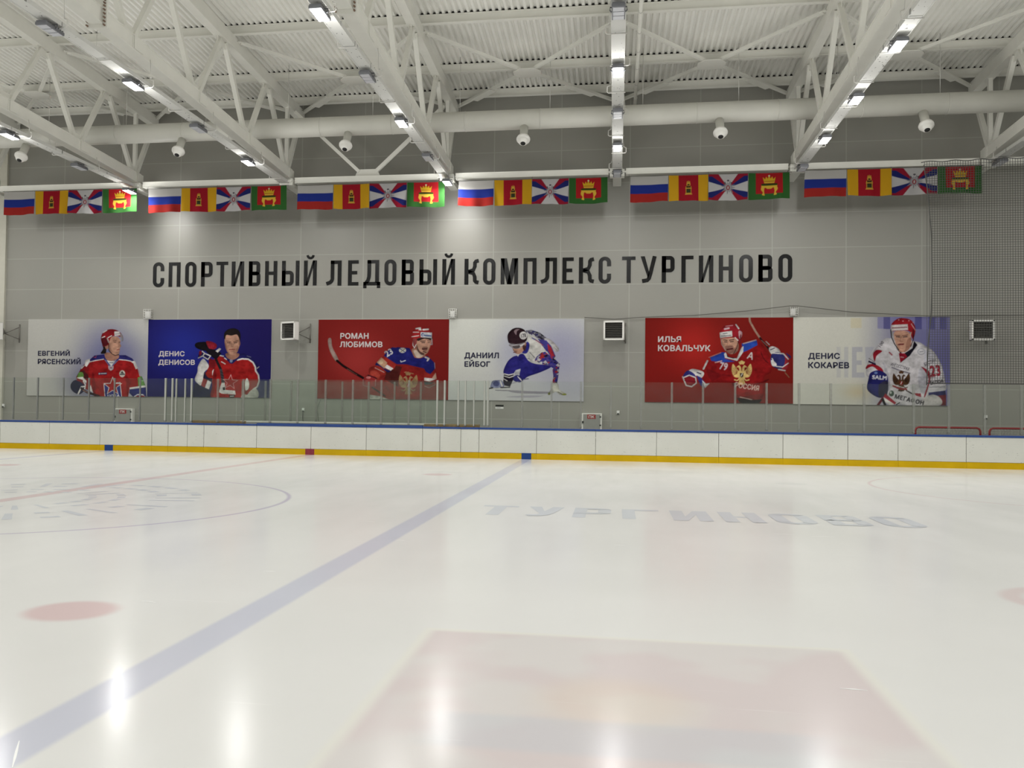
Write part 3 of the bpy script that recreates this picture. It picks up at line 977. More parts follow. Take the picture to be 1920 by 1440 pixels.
# varnished wooden ledges at the two gates
for a, b, say in ((-14.12, -12.30, 'varnished wooden ledge on the boards beside the left gate'), (-6.12, -4.32, 'varnished wooden ledge on the boards at the gate left of the speed skater poster')):
    m = MB(); m.bbox(a, b, BY + 0.15, BY + 0.40, CAP_Z - 0.02, CAP_Z + 0.085, 0.008)
    o = m.build('gate_ledge', M['wood'])
    tag(o, say, 'ledge', 'gate ledges')
    for x in (a + 0.1, b - 0.16):
        MB().box(x, x + 0.06, BY + 0.25, BY + 0.35, 0.0, CAP_Z - 0.02).build('support_leg', M['partition'], o)

# ------------------------------------------------------------------ glass above the boards
def acrylic(name, colr, through):
    m = bpy.data.materials.new(name)
    m.use_nodes = True
    nt = m.node_tree
    b = nt.nodes['Principled BSDF']
    b.inputs['Base Color'].default_value = (*colr, 1)
    b.inputs['Roughness'].default_value = 0.35
    tr = nt.nodes.new('ShaderNodeBsdfTransparent')
    mx = nt.nodes.new('ShaderNodeMixShader')
    mx.inputs[0].default_value = through
    nt.links.new(b.outputs[0], mx.inputs[1])
    nt.links.new(tr.outputs[0], mx.inputs[2])
    nt.links.new(mx.outputs[0], nt.nodes['Material Output'].inputs['Surface'])
    return m
M['acrylic'] = acrylic('clear_post', (0.27, 0.285, 0.255), 0.58)
M['dark_post'] = acrylic('grey_post', (0.24, 0.25, 0.235), 0.35)
GY = BY + 0.08
G_TOP = 2.475
POSTS = [(-22.68, 'g'), (-21.71, 'g'), (-20.74, 'g'), (-19.82, 'g'), (-18.85, 'g'), (-17.89, 'g'), (-16.94, 'g'), (-16.00, 'g'), (-15.07, 'p'), (-14.82, 'p'),
         (-14.68, 's'), (-14.36, 's'), (-14.13, 'p'), (-13.19, 'a'), (-12.28, 'a'), (-11.34, 'a'), (-10.39, 'a'),
         (-9.43, 'a'), (-8.50, 'a'), (-7.54, 'a'), (-6.62, 'a'), (-5.68, 'p'), (-5.44, 'p'), (-4.99, 'p'), (-4.76, 'p'), (-4.48, 's'), (-4.14, 'p'),
         (-4.03, 'p'), (-2.93, 'a'), (-2.00, 'a'), (-1.07, 'a'), (-0.14, 'a'), (0.79, 'a'), (1.73, 'a'), (2.67, 'a'), (3.63, 'a'), (4.56, 'a'),
         (5.51, 'a'), (6.43, 'a'), (7.38, 'a'), (8.78, 'a'), (9.76, 'a'), (10.75, 'a'), (11.75, 'a'), (12.75, 'a')]
PK = {'g': ('dark_post', 0.040), 'p': ('post', 0.055), 's': ('post', 0.040), 'a': ('acrylic', 0.065)}
PSAY = {'g': 'slim grey upright', 'p': 'bright aluminium upright', 's': 'thin aluminium upright', 'a': 'clear acrylic upright'}
def screens(posts, y, z0, z1, pane_mat, say, group):
    """one bay of glass = its pane and the upright that holds its right edge"""
    for i, ((a, ka), (b, kb)) in enumerate(zip(posts[:-1], posts[1:])):
        t = thing('glass_screen', ((a + b) / 2, y, z0), say(i, kb), 'glass screen', group)
        for x, kd in ([(a, ka)] if i == 0 else []) + [(b, kb)]:
            mm, w = PK[kd]
            o = MB().bbox(x - w / 2, x + w / 2, y - 0.02, y + 0.05, z0 + 0.002, z1 + (0.01 if kd == 'p' else 0), 0.006).build('post', M[mm], t)
            if kd in 'ap': MB().bbox(x - w / 2, x + w / 2, y - 0.035, y + 0.065, z0 + 0.002, z0 + 0.04, 0.006).build('post_shoe', M['acrylic'], o)
        wa, wb = PK[ka][1] / 2 + 0.003, PK[kb][1] / 2 + 0.003
        MB().box(a + wa, b - wb, y, y + 0.012, z0 + 0.003, z1 - 0.005).build('pane', M[pane_mat(a)], t)
screens(POSTS, GY, CAP_Z + 0.03, G_TOP, lambda a: 'glass_green' if -15.2 < a < -4.1 else 'glass',
        lambda i, kb: '%s glass screen with %s along the far boards, counted from the left' % (ORD[i], PSAY[kb]), 'glass screens on the far boards')

# players' bench: rear partition with its own glass
BKY = 30.7
o = tag(MB().bbox(-13.20, -5.75, BKY, BKY + 0.10, 0.0, 0.99, 0.006).build('bench_partition', M['partition']), 'grey partition behind the players\' bench, seen through the glass', 'partition')
MB().bbox(-13.20, -5.75, BKY - 0.02, BKY + 0.12, 0.99, 1.05, 0.008).build('cap_rail', M['casing'], o)
BP = [(x, 'a') for x in (-13.15, -12.29, -11.34, -10.41, -9.46, -8.51, -7.58, -6.65, -5.80)]
screens(BP, BKY + 0.04, 1.05, G_TOP, lambda a: 'glass_green', lambda i, kb: '%s glass screen from the left behind the players\' bench' % ORD[i], 'glass screens behind the bench')
# bench seat between the two
o = tag(MB().bbox(-12.9, -6.0, 29.95, 30.30, 0.43, 0.47, 0.008).build('player_bench', M['wood']), 'long wooden players\' bench behind the middle boards', 'bench')
for x in (-12.6, -10.9, -9.3, -7.7, -6.2):
    MB().box(x - 0.03, x + 0.03, 30.0, 30.25, 0.0, 0.43).build('leg', M['partition'], o)

# ------------------------------------------------------------------ lettering on the wall
def stad(x0, x1, z0, z1, rl, rr, n=8):
    """clockwise outline of a box whose left / right corners are rounded"""
    pts = []
    for cx, cz, r, a0 in ((x1 - rr, z1 - rr, rr, 90), (x1 - rr, z0 + rr, rr, 0), (x0 + rl, z0 + rl, rl, -90), (x0 + rl, z1 - rl, rl, -180)):
        for i in range(n + 1):
            a = math.radians(a0 - 90 * i / n)
            pts.append((cx + r * math.cos(a), cz + r * math.sin(a)))
    return pts
def ring(x0, x1, z0, z1, t, rl, rr, skip=None):
    o = stad(x0, x1, z0, z1, rl, rr); q = stad(x0 + t, x1 - t, z0 + t * 0.92, z1 - t * 0.92, max(rl - t, 0.0), max(rr - t * 0.92, 0.02))
    out = []
    N = len(o)
    for i in range(N):
        j = (i + 1) % N
        p = [o[i], o[j], q[j], q[i]]
        if skip:
            za, zb = skip
            mx = sum(a for a, _ in p) / 4
            if mx > x1 - t * 1.05 and abs(o[i][0] - o[j][0]) < 1e-6 and abs(o[i][1] - o[j][1]) > 0.05:
                out.append([(x1, o[i][1]), (x1, zb), (x1 - t, zb), (x1 - t, q[i][1])])
                out.append([(x1, za), (x1, o[j][1]), (x1 - t, q[j][1]), (x1 - t, za)])
                continue
        if abs(o[i][0] - o[j][0]) + abs(o[i][1] - o[j][1]) < 1e-6 and abs(q[i][0] - q[j][0]) + abs(q[i][1] - q[j][1]) < 1e-6: continue
        out.append(p)
    return out
def bx(a, b, c, d): return [(a, c), (b, c), (b, d), (a, d)]
def band(path, t):
    out = []
    L, R = [], []
    for i, p in enumerate(path):
        a = Vector(path[max(i - 1, 0)]); b = Vector(path[min(i + 1, len(path) - 1)])
        d = (b - a).normalized(); nn = Vector((-d.y, d.x))
        L.append(tuple(Vector(p) + nn * t / 2)); R.append(tuple(Vector(p) - nn * t / 2))
    for i in range(len(path) - 1): out.append([L[i], L[i + 1], R[i + 1], R[i]])
    return out
def arcp(cx, cz, r, a0, a1, n=8):
    return [(cx + r * math.cos(math.radians(a0 + (a1 - a0) * i / n)), cz + r * math.sin(math.radians(a0 + (a1 - a0) * i / n))) for i in range(n + 1)]
def glyph(ch, w, H=0.96, t=0.148):
    b = t * 0.88
    if ch == 'О': return ring(0, w, -0.01, H + 0.01, t, w * .48, w * .48)
    if ch == 'С': return ring(0, w, -0.01, H + 0.01, t, w * .48, w * .48, (H * .365, H * .645))
    if ch == 'П': return [bx(0, t, 0, H), bx(w - t, w, 0, H), bx(t, w - t, H - b, H)]
    if ch == 'Н': return [bx(0, t, 0, H), bx(w - t, w, 0, H), bx(t, w - t, H * .44, H * .44 + b)]
    if ch == 'Г': return [bx(0, t, 0, H), bx(t, w, H - b, H)]
    if ch == 'Т': return [bx(0, w, H - b, H), bx(w / 2 - t / 2, w / 2 + t / 2, 0, H - b)]
    if ch == 'Е': return [bx(0, t, 0, H), bx(t, w, H - b, H), bx(t, w, 0, b), bx(t, w * .87, H * .44, H * .44 + b)]
    if ch == 'Р': return [bx(0, t, 0, H)] + ring(0, w, H * .385, H, t, 0.0, w * .36)
    if ch == 'В': return [bx(0, t, 0, H)] + ring(0, w * .97, H * .44, H, t, 0.0, w * .30) + ring(0, w, 0, H * .44 + b, t, 0.0, w * .32)
    if ch == 'Ы':
        w2 = w * .68
        return [bx(0, t, 0, H), bx(w - t, w, 0, H)] + ring(0, w2, 0, H * .60, t, 0.0, w2 * .36)
    if ch in 'ИЙ':
        g = [bx(0, t, 0, H), bx(w - t, w, 0, H), [(t * .45, 0), (t * 1.05, 0), (w - t * .45, H), (w - t * 1.05, H)]]
        if ch == 'Й': g += band(arcp(w / 2, H + 0.205, 0.115, 180, 360, 10), 0.095)
        return g
    if ch == 'Л':
        leg = [(w * .40, H)] + [(w * .40, H * .5), (w * .395, H * .36)] + arcp(w * .40 - 0.19, 0.285, 0.19, 0, -62, 6) + [(0.0, 0.072)]
        return [bx(w - t, w, 0, H), bx(w * .40 - t / 2, w - t, H - b, H)] + band(leg, t * .96)
    if ch == 'Д':
        leg = [(w * .345, H), (w * .345, H * .5), (w * .335, H * .34), (w * .28, H * .20), (w * .17, H * .10)]
        return [bx(w * .70, w * .70 + t, 0.1, H), bx(w * .345 - t / 2, w * .70, H - b, H), bx(0.02, w, 0, b)] + band(leg, t * .96) + [bx(0, 0.125, -0.105, b), bx(w - 0.125, w, -0.105, b)]
    if ch == 'К':
        s = w * .74
        up = [(w, H - b * .55), (s + 0.03, H - b * .75), (s, H * .86), (s - .005, H * .70), (s - 0.06, H * .565), (t, H * .50)]
        dn = [(w, b * .55), (s + 0.03, b * .75), (s, H * .14), (s - .005, H * .30), (s - 0.06, H * .435), (t, H * .50)]
        return [bx(0, t, 0, H)] + band(up, t * .93) + band(dn, t * .93)
    if ch == 'М':
        m = w / 2
        return [bx(0, t * .93, 0, H), bx(w - t * .93, w, 0, H), [(0, H), (t * 1.5, H), (m + 0.085, 0), (m - 0.085, 0)], [(w - t * 1.5, H), (w, H), (m + 0.085, 0), (m - 0.085, 0)]]
    if ch == 'У':
        return [[(0, H), (t, H), (w * .56, H * .34), (w * .47, H * .16)]] + band([(w - t * .48, H), (w * .62, H * .36), (w * .52, H * .16), (w * .43, H * .10), (w * .10, H * .065)], t * .95)
    return []
WORDS = [('СПОРТИВНЫЙ', [-18.0, -17.53, -17.34, -16.85, -16.65, -16.19, -15.99, -15.52, -15.36, -14.88, -14.73, -14.23, -14.03, -13.56, -13.37, -12.88, -12.69, -11.99, -11.81, -11.3], 6.20),
         ('ЛЕДОВЫЙ', [-10.91, -10.32, -10.06, -9.65, -9.46, -8.8, -8.64, -8.18, -7.97, -7.5, -7.29, -6.62, -6.42, -5.94], 6.185),
         ('КОМПЛЕКС', [-5.58, -5.05, -4.88, -4.42, -4.22, -3.58, -3.38, -2.9, -2.73, -2.15, -1.95, -1.54, -1.35, -0.81, -0.64, -0.19], 6.18),
         ('ТУРГИНОВО', [0.2, 0.68, 0.86, 1.43, 1.61, 2.06, 2.3, 2.72, 2.91, 3.41, 3.6, 4.09, 4.3, 4.77, 4.96, 5.44, 5.64, 6.11], 6.185)]
sign = thing('wall_lettering', (-5.9, WALL_Y, 6.2), 'big black four-word lettering across the grey wall above the posters', 'lettering')
for w, xs, z in WORDS:
    m = MB()
    for i, ch in enumerate(w):
        a, b = xs[2 * i], xs[2 * i + 1]
        for poly in glyph(ch, b - a):
            m.prism([(a + px, z + pz) for px, pz in poly], WALL_Y - 0.014, WALL_Y - 0.001)
    m.build('word', M['black'], sign)

# ------------------------------------------------------------------ things on the wall
W = WALL_Y
for (a, b, z0, z1), say in (((-18.26, -17.97, 4.94, 5.30), 'small white caged lamp above the first pair of posters'), ((-6.12, -5.84, 4.92, 5.26), 'small white caged lamp above the red and speed skater posters'),
                            ((6.02, 6.27, 4.96, 5.28), 'small white caged lamp above the right pair of posters')):
    t = thing('caged_lamp', ((a + b) / 2, W, z0), say, 'emergency lamp', 'caged lamps above the posters')
    MB().bbox(a + 0.03, b - 0.07, W - 0.12, W - 0.002, z0 + 0.03, z1 - 0.08, 0.015).build('lamp_body', M['plastic'], t)
    g = MB()
    for x in np.linspace(a, b, 5): g.tube([(x, W - 0.005, z0), (x, W - 0.20, z0), (x, W - 0.20, z1), (x, W - 0.005, z1)], 0.008, 6)
    for z in np.linspace(z0, z1, 5): g.tube([(a, W - 0.005, z), (a, W - 0.20, z), (b, W - 0.20, z), (b, W - 0.005, z)], 0.008, 6)
    g.build('wire_guard', M['casing'], t)

HSAY = [(-24.25, 'fan heater cut off by the left picture edge', 24), (-12.06, 'white fan heater between the blue and red posters, turned left', 24),
        (-0.065, 'white fan heater between the speed skater and second red poster', 5), (12.05, 'white fan heater behind the safety net at right', 0)]
for x, say, ang in HSAY:
    zc, yf = 4.40, 32.36
    t = thing('fan_heater', (x, yf + 0.15, zc), say, 'fan heater', 'fan heaters on the wall')
    wd, ht = 0.36, 0.345
    m = MB()
    m.box(x - wd, x + wd, yf + 0.02, yf + 0.24, zc + ht - 0.02, zc + ht); m.box(x - wd, x + wd, yf + 0.02, yf + 0.24, zc - ht, zc - ht + 0.02)
    m.box(x - wd, x - wd + 0.02, yf + 0.02, yf + 0.24, zc - ht, zc + ht); m.box(x + wd - 0.02, x + wd, yf + 0.02, yf + 0.24, zc - ht, zc + ht)
    m.box(x - wd, x + wd, yf + 0.22, yf + 0.24, zc - ht, zc + ht)
    m.build('casing', M['casing'], t)
    m = MB()
    m.bbox(x - wd, x + wd, yf, yf + 0.025, zc + ht - 0.065, zc + ht, 0.006); m.bbox(x - wd, x + wd, yf, yf + 0.025, zc - ht, zc - ht + 0.065, 0.006)
    m.bbox(x - wd, x - wd + 0.06, yf, yf + 0.025, zc - ht, zc + ht, 0.006); m.bbox(x + wd - 0.06, x + wd, yf, yf + 0.025, zc - ht, zc + ht, 0.006)
    m.build('front_frame', M['casing'], t)
    MB().box(x - wd + 0.05, x + wd - 0.05, yf + 0.17, yf + 0.18, zc - ht + 0.05, zc + ht - 0.05).build('coil', M['dark'], t)
    for q in range(9):
        z = zc - ht + 0.085 + q * 0.064
        MB().beam((x - wd + 0.06, yf + 0.045, z), (x + wd - 0.06, yf + 0.045, z), 0.010, 0.055, (0, 0.45, 1)).build('louvre', M['slat'], t)
    MB().lathe([(0.0, 0.30), (0.06, 0.29), (0.20, 0.12), (0.26, 0.06)], (x, yf + 0.24, zc), (0, 1, 0), 24).build('fan_housing', M['bracket'], t)
    t.rotation_euler.z = math.radians(-ang)
    if ang > 10:
        ox = x + 0.50
        arms = [((x + 0.18, yf + 0.42, zc - 0.06), (ox + 0.05, W - 0.03, zc + 0.22)), ((x + 0.18, yf + 0.42, zc - 0.06), (ox + 0.08, W - 0.03, zc - 0.27))]
    else:
        ox = x + 0.36
        arms = [((x + 0.20, yf + 0.30, zc + 0.25), (ox + 0.02, W - 0.03, zc + 0.28)), ((x + 0.20, yf + 0.30, zc - 0.2), (ox + 0.02, W - 0.03, zc - 0.32))]
    inv = t.matrix_basis.inverted()
    rot = Matrix.Rotation(-t.rotation_euler.z, 4, 'Z')
    def loc(p): return tuple(rot @ (Vector(p) - t.location) + t.location)
    m = MB()
    for p, q in arms: m.tube([loc(p), loc(q)], 0.018, 8)
    m.tube([loc((ox + 0.05, W - 0.03, zc + 0.34)), loc((ox + 0.05, W - 0.03, zc - 0.40))], 0.022, 8)
    m.build('wall_bracket', M['bracket'], t)

M['white_letter'] = mat('white_lettering', (0.80, 0.78, 0.76), 0.4)
for (a, b, zt), say in (((-19.41, -18.64, 1.41), 'grey hydrant cabinet with red sign behind the glass at left'), ((-1.20, -0.47, 1.46), 'grey hydrant cabinet with red sign below the speed skater poster')):
    t = thing('hydrant_cabinet', ((a + b) / 2, W, zt - 0.9), say, 'hydrant cabinet', 'hydrant cabinets')
    z0 = zt - 0.9
    MB().bbox(a, b, W - 0.20, W - 0.002, z0, zt, 0.01).build('body', M['casing'], t)
    d = MB().bbox(a + 0.06, b - 0.06, W - 0.215, W - 0.20, z0 + 0.05, zt - 0.03, 0.004).build('door', M['cab'], t)
    for z in (zt - 0.10, zt - 0.40):
        MB().box(b - 0.09, b - 0.03, W - 0.225, W - 0.21, z - 0.05, z).build('hinge', M['dark'], d)
    MB().box(a + 0.02, a + 0.08, W - 0.23, W - 0.21, zt - 0.36, zt - 0.28).build('lock', M['dark'], d)
    c = (a + b) / 2
    s = MB().box(c - 0.16, c + 0.14, W - 0.221, W - 0.216, zt - 0.20, zt - 0.045).build('sign_plate', M['signred'], t)
    m = MB(); put_text(m, 'ПК', c - 0.11, c + 0.09, zt - 0.17, zt - 0.075, W - 0.2235, 0.02); m.build('lettering', M['white_letter'], s)

t = thing('notice_sign', (-4.21, W, 1.58), 'small black and white notice under the speed skater poster', 'sign')
MB().box(-4.36, -4.06, W - 0.012, W - 0.002, 1.58, 1.655).build('white_half', M['plastic'], t)
MB().box(-4.36, -4.06, W - 0.012, W - 0.002, 1.655, 1.73).build('black_half', M['black'], t)
MB().box(-4.33, -4.17, W - 0.0135, W - 0.012, 1.612, 1.625).build('print_line', M['slat'], t)

for x, z, say, cable in ((0.10, 1.51, 'white wall socket right of the right hydrant cabinet', 0), (-11.74, 1.46, 'white wall socket with a black cable, left of the first red poster', 1),
                         (-24.26, 1.47, 'white wall socket at the left picture edge', 0), (12.42, 1.51, 'white wall socket above the stored goals', 0)):
    yb = W - 0.10 if x < -24 else W
    o = MB().bbox(x - 0.05, x + 0.05, yb - 0.04, yb - 0.002, z - 0.06, z + 0.06, 0.01).build('wall_socket', M['plastic'])
    tag(o, say, 'socket', 'wall sockets')
    MB().box(x - 0.03, x + 0.03, yb - 0.06, yb - 0.04, z - 0.085, z - 0.03).build('plug', M['dark'], o)
    if cable:
        MB().tube([(x, yb - 0.05, z - 0.05), (x - 0.01, yb - 0.04, z - 0.3), (x + 0.04, yb - 0.03, z - 0.7), (x + 0.05, yb - 0.03, z - 1.4)], 0.012, 6).build('cable', M['dark'], o)
o = MB().tube([(-11.05, W - 0.02, 1.86), (-11.2, W - 0.02, 1.5), (-11.1, W - 0.02, 0.9), (-11.05, W - 0.02, 0.02)], 0.010, 6).build('power_cable', M['slat'])
tag(o, 'thin dark cable hanging down the wall under the first red poster', 'cable')

# wire rope slung along the wall above the right-hand posters
R = [(-1.13, 4.93), (-0.06, 4.87), (1.04, 4.935), (2.72, 4.99), (4.55, 5.14), (5.99, 5.28), (6.24, 5.28), (8.12, 5.08), (10.69, 4.935), (13.59, 4.96), (16.5, 4.96)]
o = MB().tube([(x, W - 0.235 if 5 < x < 8 else W - 0.12, z + (0.02 if 5 < x < 7 else 0)) for x, z in R], 0.013, 6).build('slung_rope', M['slat'])
tag(o, 'thin grey rope slung over the right-hand posters and caged lamp', 'rope')

# ------------------------------------------------------------------ spare goals behind the boards
for x0, x1, say in ((9.12, 10.98, 'red hockey goal frame behind the glass, left of the two'), (11.24, 13.08, 'red hockey goal frame at the right edge, cut by the picture')):
    y = 29.75
    t = thing('hockey_goal', ((x0 + x1) / 2, y, 0), say, 'hockey goal', 'spare goals')
    r = 0.032
    MB().tube([(x0, y, 0), (x0, y, 1.08), (x0 + 0.03, y, 1.15), (x0 + 0.10, y, 1.18), (x1 - 0.10, y, 1.18), (x1 - 0.03, y, 1.15), (x1, y, 1.08), (x1, y, 0)], r, 12).build('goal_frame', M['goalred'], t)
    MB().tube([(x0, y, 0.03), (x0 + 0.15, y + 0.8, 0.03), (x0 + 0.5, y + 1.05, 0.03), (x1 - 0.5, y + 1.05, 0.03), (x1 - 0.15, y + 0.8, 0.03), (x1, y, 0.03)], 0.025, 8).build('base_frame', M['casing'], t)
    g = MB()
    for q in np.linspace(0.04, 0.96, 20):
        x = x0 + (x1 - x0) * q
        g.tube([(x, y, 1.17), (x, y + 0.45, 1.10), (x, y + 0.75, 0.6), (x, y + 1.0, 0.04)], 0.004, 4, False)
    for yy, z in ((0.2, 1.15), (0.38, 1.12), (0.5, 1.03), (0.57, 0.92), (0.65, 0.78), (0.72, 0.65), (0.79, 0.5), (0.87, 0.35), (0.94, 0.2)):
        g.tube([(x0 + 0.05, y + yy, z), (x1 - 0.05, y + yy, z)], 0.004, 4, False)
    g.build('netting', M['whitecord'], t)

# ------------------------------------------------------------------ safety net
NY = GY + 0.03
def net_left(z):
    zs = [2.35, 3.75, 4.55, 5.66, 6.94, 8.22, 9.13]
    xs = [9.15, 9.20, 9.28, 9.31, 9.29, 9.19, 9.07]
    return float(np.interp(z, zs, xs))
def net_top(x): return 9.14 + 0.02 * math.sin(x * 9) + 0.018 * max(0, x - 9.1)
t = thing('safety_net', (12, NY, 2.5), 'dark safety net hanging over the glass at the right edge', 'safety net')
g = MB()
cell, hw = 0.072, 0.0052
x = 9.02
while x < 15.0:
    zs = [z for z in np.arange(2.50, 9.2, 0.05) if net_left(z) <= x]
    if zs:
        za, zb = min(zs), net_top(x)
        g.box(x - hw, x + hw, NY - 0.004, NY + 0.004, za, zb)
    x += cell
z = 2.52
while z < 9.12:
    g.box(net_left(z), 15.0, NY - 0.003, NY + 0.005, z - hw, z + hw)
    z += cell
g.build('mesh', M['netcord'], t)
MB().tube([(net_left(z), NY, z) for z in np.arange(2.45, 9.14, 0.2)], 0.016, 6).build('edge_rope', M['cord'], t)
MB().tube([(x, NY, net_top(x)) for x in np.arange(9.0, 15.0, 0.12)], 0.013, 6).build('top_rope', M['cord'], t)
MB().tube([(9.15, NY, 2.50), (15.0, NY, 2.50)], 0.012, 6).build('bottom_rope', M['cord'], t)
for x in (13.8,):
    MB().tube([(x, NY, net_top(x)), (x, NY + 0.02, deck_z(NY))], 0.006, 6).build('hanger_wire', M['cord'], t)

# ------------------------------------------------------------------ flags
FLAG_GAIN = 0.72
def flag_tricolour():
    c = Canvas(135, 90, 100, 66, (178, 176, 172))
    c.poly([(0, 30), (135, 30), (135, 60), (0, 60)], (36, 50, 128))
    c.poly([(0, 60), (135, 60), (135, 90), (0, 90)], (150, 42, 38))
    return c
def flag_yellow_red():
    c = Canvas(135, 90, 100, 66, (196, 150, 34))
    c.poly([(34, 0), (101, 0), (101, 90), (34, 90)], (150, 28, 40))
    g, d = (190, 150, 60), (60, 48, 30)
    c.poly([(60, 38), (75, 38), (77, 62), (58, 62)], d)
    c.poly([(58, 62), (77, 62), (80, 68), (55, 68)], g)
    c.line([(58, 46), (77, 46)], 3, g); c.line([(59, 40), (59, 64)], 2.5, g); c.line([(76, 40), (76, 64)], 2.5, g)
    c.poly([(61, 52), (74, 52), (74, 60), (61, 60)], (52, 60, 40))
    c.ell(67.5, 33, 7, 5, g); c.ell(67.5, 34, 4, 3, d)
    c.poly([(61, 30), (63, 20), (66, 25), (67.5, 17), (69, 25), (72, 20), (74, 30)], g)
    return c
def flag_rays():
    c = Canvas(135, 90, 100, 66, (182, 180, 180))
    blue, red = (34, 40, 100), (138, 30, 48)
    m = (67.5, 45)
    for sx in (0, 1):
        for sy in (0, 1):
            f = lambda p: (p[0] if not sx else 135 - p[0], p[1] if not sy else 90 - p[1])
            c.poly([f(p) for p in ((0, 0), (0, 26), (67.5, 45), (34, 0))], red)
            c.poly([f(p) for p in ((0, 8), (0, 26), (67.5, 45), (14, 8))], blue)
            c.poly([f(p) for p in ((14, 8), (67.5, 45), (10, 6), (0, 4), (0, 8))], red)
    g, d = (150, 148, 152), (84, 80, 88)
    for ang in range(0, 360, 24):
        a = math.radians(ang); r = 27 if ang % 48 == 0 else 20
        c.poly([(m[0] + 5 * math.cos(a + 1.2), m[1] + 5 * math.sin(a + 1.2)), (m[0] + r * math.cos(a), m[1] + r * math.sin(a) * 0.95), (m[0] + 5 * math.cos(a - 1.2), m[1] + 5 * math.sin(a - 1.2))], g)
        c.line([(m[0], m[1]), (m[0] + r * 0.85 * math.cos(a), m[1] + r * 0.8 * math.sin(a))], 1.2, d)
    c.ell(m[0], m[1], 11, 12, g); c.ell(m[0], m[1] + 1, 6, 8, (140, 36, 46)); c.ell(m[0], m[1] + 1, 3, 5, (176, 172, 170))
    c.ell(m[0], 22, 4, 3, d); c.ell(m[0] - 11, 30, 3, 3, d); c.ell(m[0] + 11, 30, 3, 3, d)
    return c
def flag_crown():
    c = Canvas(135, 90, 100, 66, (48, 92, 44))
    c.poly([(24, 0), (112, 0), (112, 70), (24, 70)], (158, 30, 36))
    g, y = (196, 160, 40), (205, 168, 60)
    c.poly([(52, 34), (47, 14), (55, 22), (58, 12), (63, 20), (68, 9), (73, 20), (78, 12), (81, 22), (89, 14), (85, 34)], g)
    c.ell(68, 10, 3, 3, (200, 190, 150)); c.line([(53, 28), (84, 28)], 2, (150, 60, 40)); c.line([(53, 33), (84, 33)], 3, y)
    c.poly([(44, 36), (92, 36), (96, 41), (86, 45), (50, 45), (41, 41)], (46, 62, 24))
    c.poly([(42, 43), (94, 43), (92, 51), (80, 50), (74, 54), (62, 54), (56, 50), (44, 51)], y)
    for s in (-1, 1):
        f = lambda x: 68 + s * x
        c.curve([(f(24), 46), (f(27), 56), (f(21), 66), (f(24), 74), (f(15), 76), (f(16), 70), (f(17), 60), (f(16), 50)], y)
    return c
FLAGS = [('tricolour', flag_tricolour().result(FLAG_GAIN), 'white-blue-red striped flag'), ('arms', flag_yellow_red().result(FLAG_GAIN), 'yellow and red flag with small emblem'),
         ('rays', flag_rays().result(FLAG_GAIN), 'white flag with coloured rays and grey eagle'), ('crown', flag_crown().result(FLAG_GAIN), 'green-edged red flag with golden crown')]
ROWS = [([-23.37, -22.06, -20.67, -19.26, -17.85], 9.71, 'in the leftmost flag row'),
        ([-17.4, -16.07, -14.68, -13.33, -11.95], 9.67, 'in the second flag row'),
        ([-11.54, -10.18, -8.83, -7.44, -6.06], 9.65, 'in the row under the V-shaped brace'),
        ([-5.57, -4.29, -2.95, -1.66, -0.32], 9.65, 'in the row left of the middle tray'),
        ([0.45, 1.74, 3.07, 4.38, 5.73], 9.65, 'in the row right of the middle tray'),
        ([6.2, 7.55, 8.96, 10.38, 11.74], 9.69, 'in the rightmost flag row')]
for r, (xs, zt, where) in enumerate(ROWS):
    for i, (nm, rgb, say) in enumerate(FLAGS):
        a, b = xs[i] + 0.008, xs[i + 1] - 0.012
        ph = 1.7 * r + 2.3 * i
        def pos(u, v, a=a, b=b, zt=zt, ph=ph, i=i):
            sag = 0.02 * np.sin(u * math.pi)
            x = a + (b - a) * u + (0.01 if i % 2 else -0.012) * v
            y = 31.60 + v ** 1.3 * 0.028 * np.sin(u * 13 + ph) + 0.03 * v * np.sin(u * 4 + ph)
            z = zt - sag * 0.6 - v * 0.885 - 0.012 * v * np.sin(u * 5 + ph)
            return x, y, z
        o = print_mesh('flag', rgb, pos, M['cloth'])
        tag(o, '%s %s' % (say, where), 'flag', 'flags hanging below the edge beams')
for xs, zt, where in ROWS:
    o = MB().tube([(x, 31.60, zt + 0.009) for x in np.linspace(xs[0] - 0.06, xs[-1] + 0.06, 14)], 0.006, 6).build('hanging_line', M['cord'])
    tag(o, 'thin dark line holding the flags %s' % where, 'line', 'lines holding the flags')
    for x in (xs[0] - 0.05, xs[2], xs[-1] + 0.05):
        zz = zt + 0.009
        MB().tube([(x, 31.60, zz), (x, 31.70, 9.77)], 0.004, 5).build('tie', M['cord'], o)

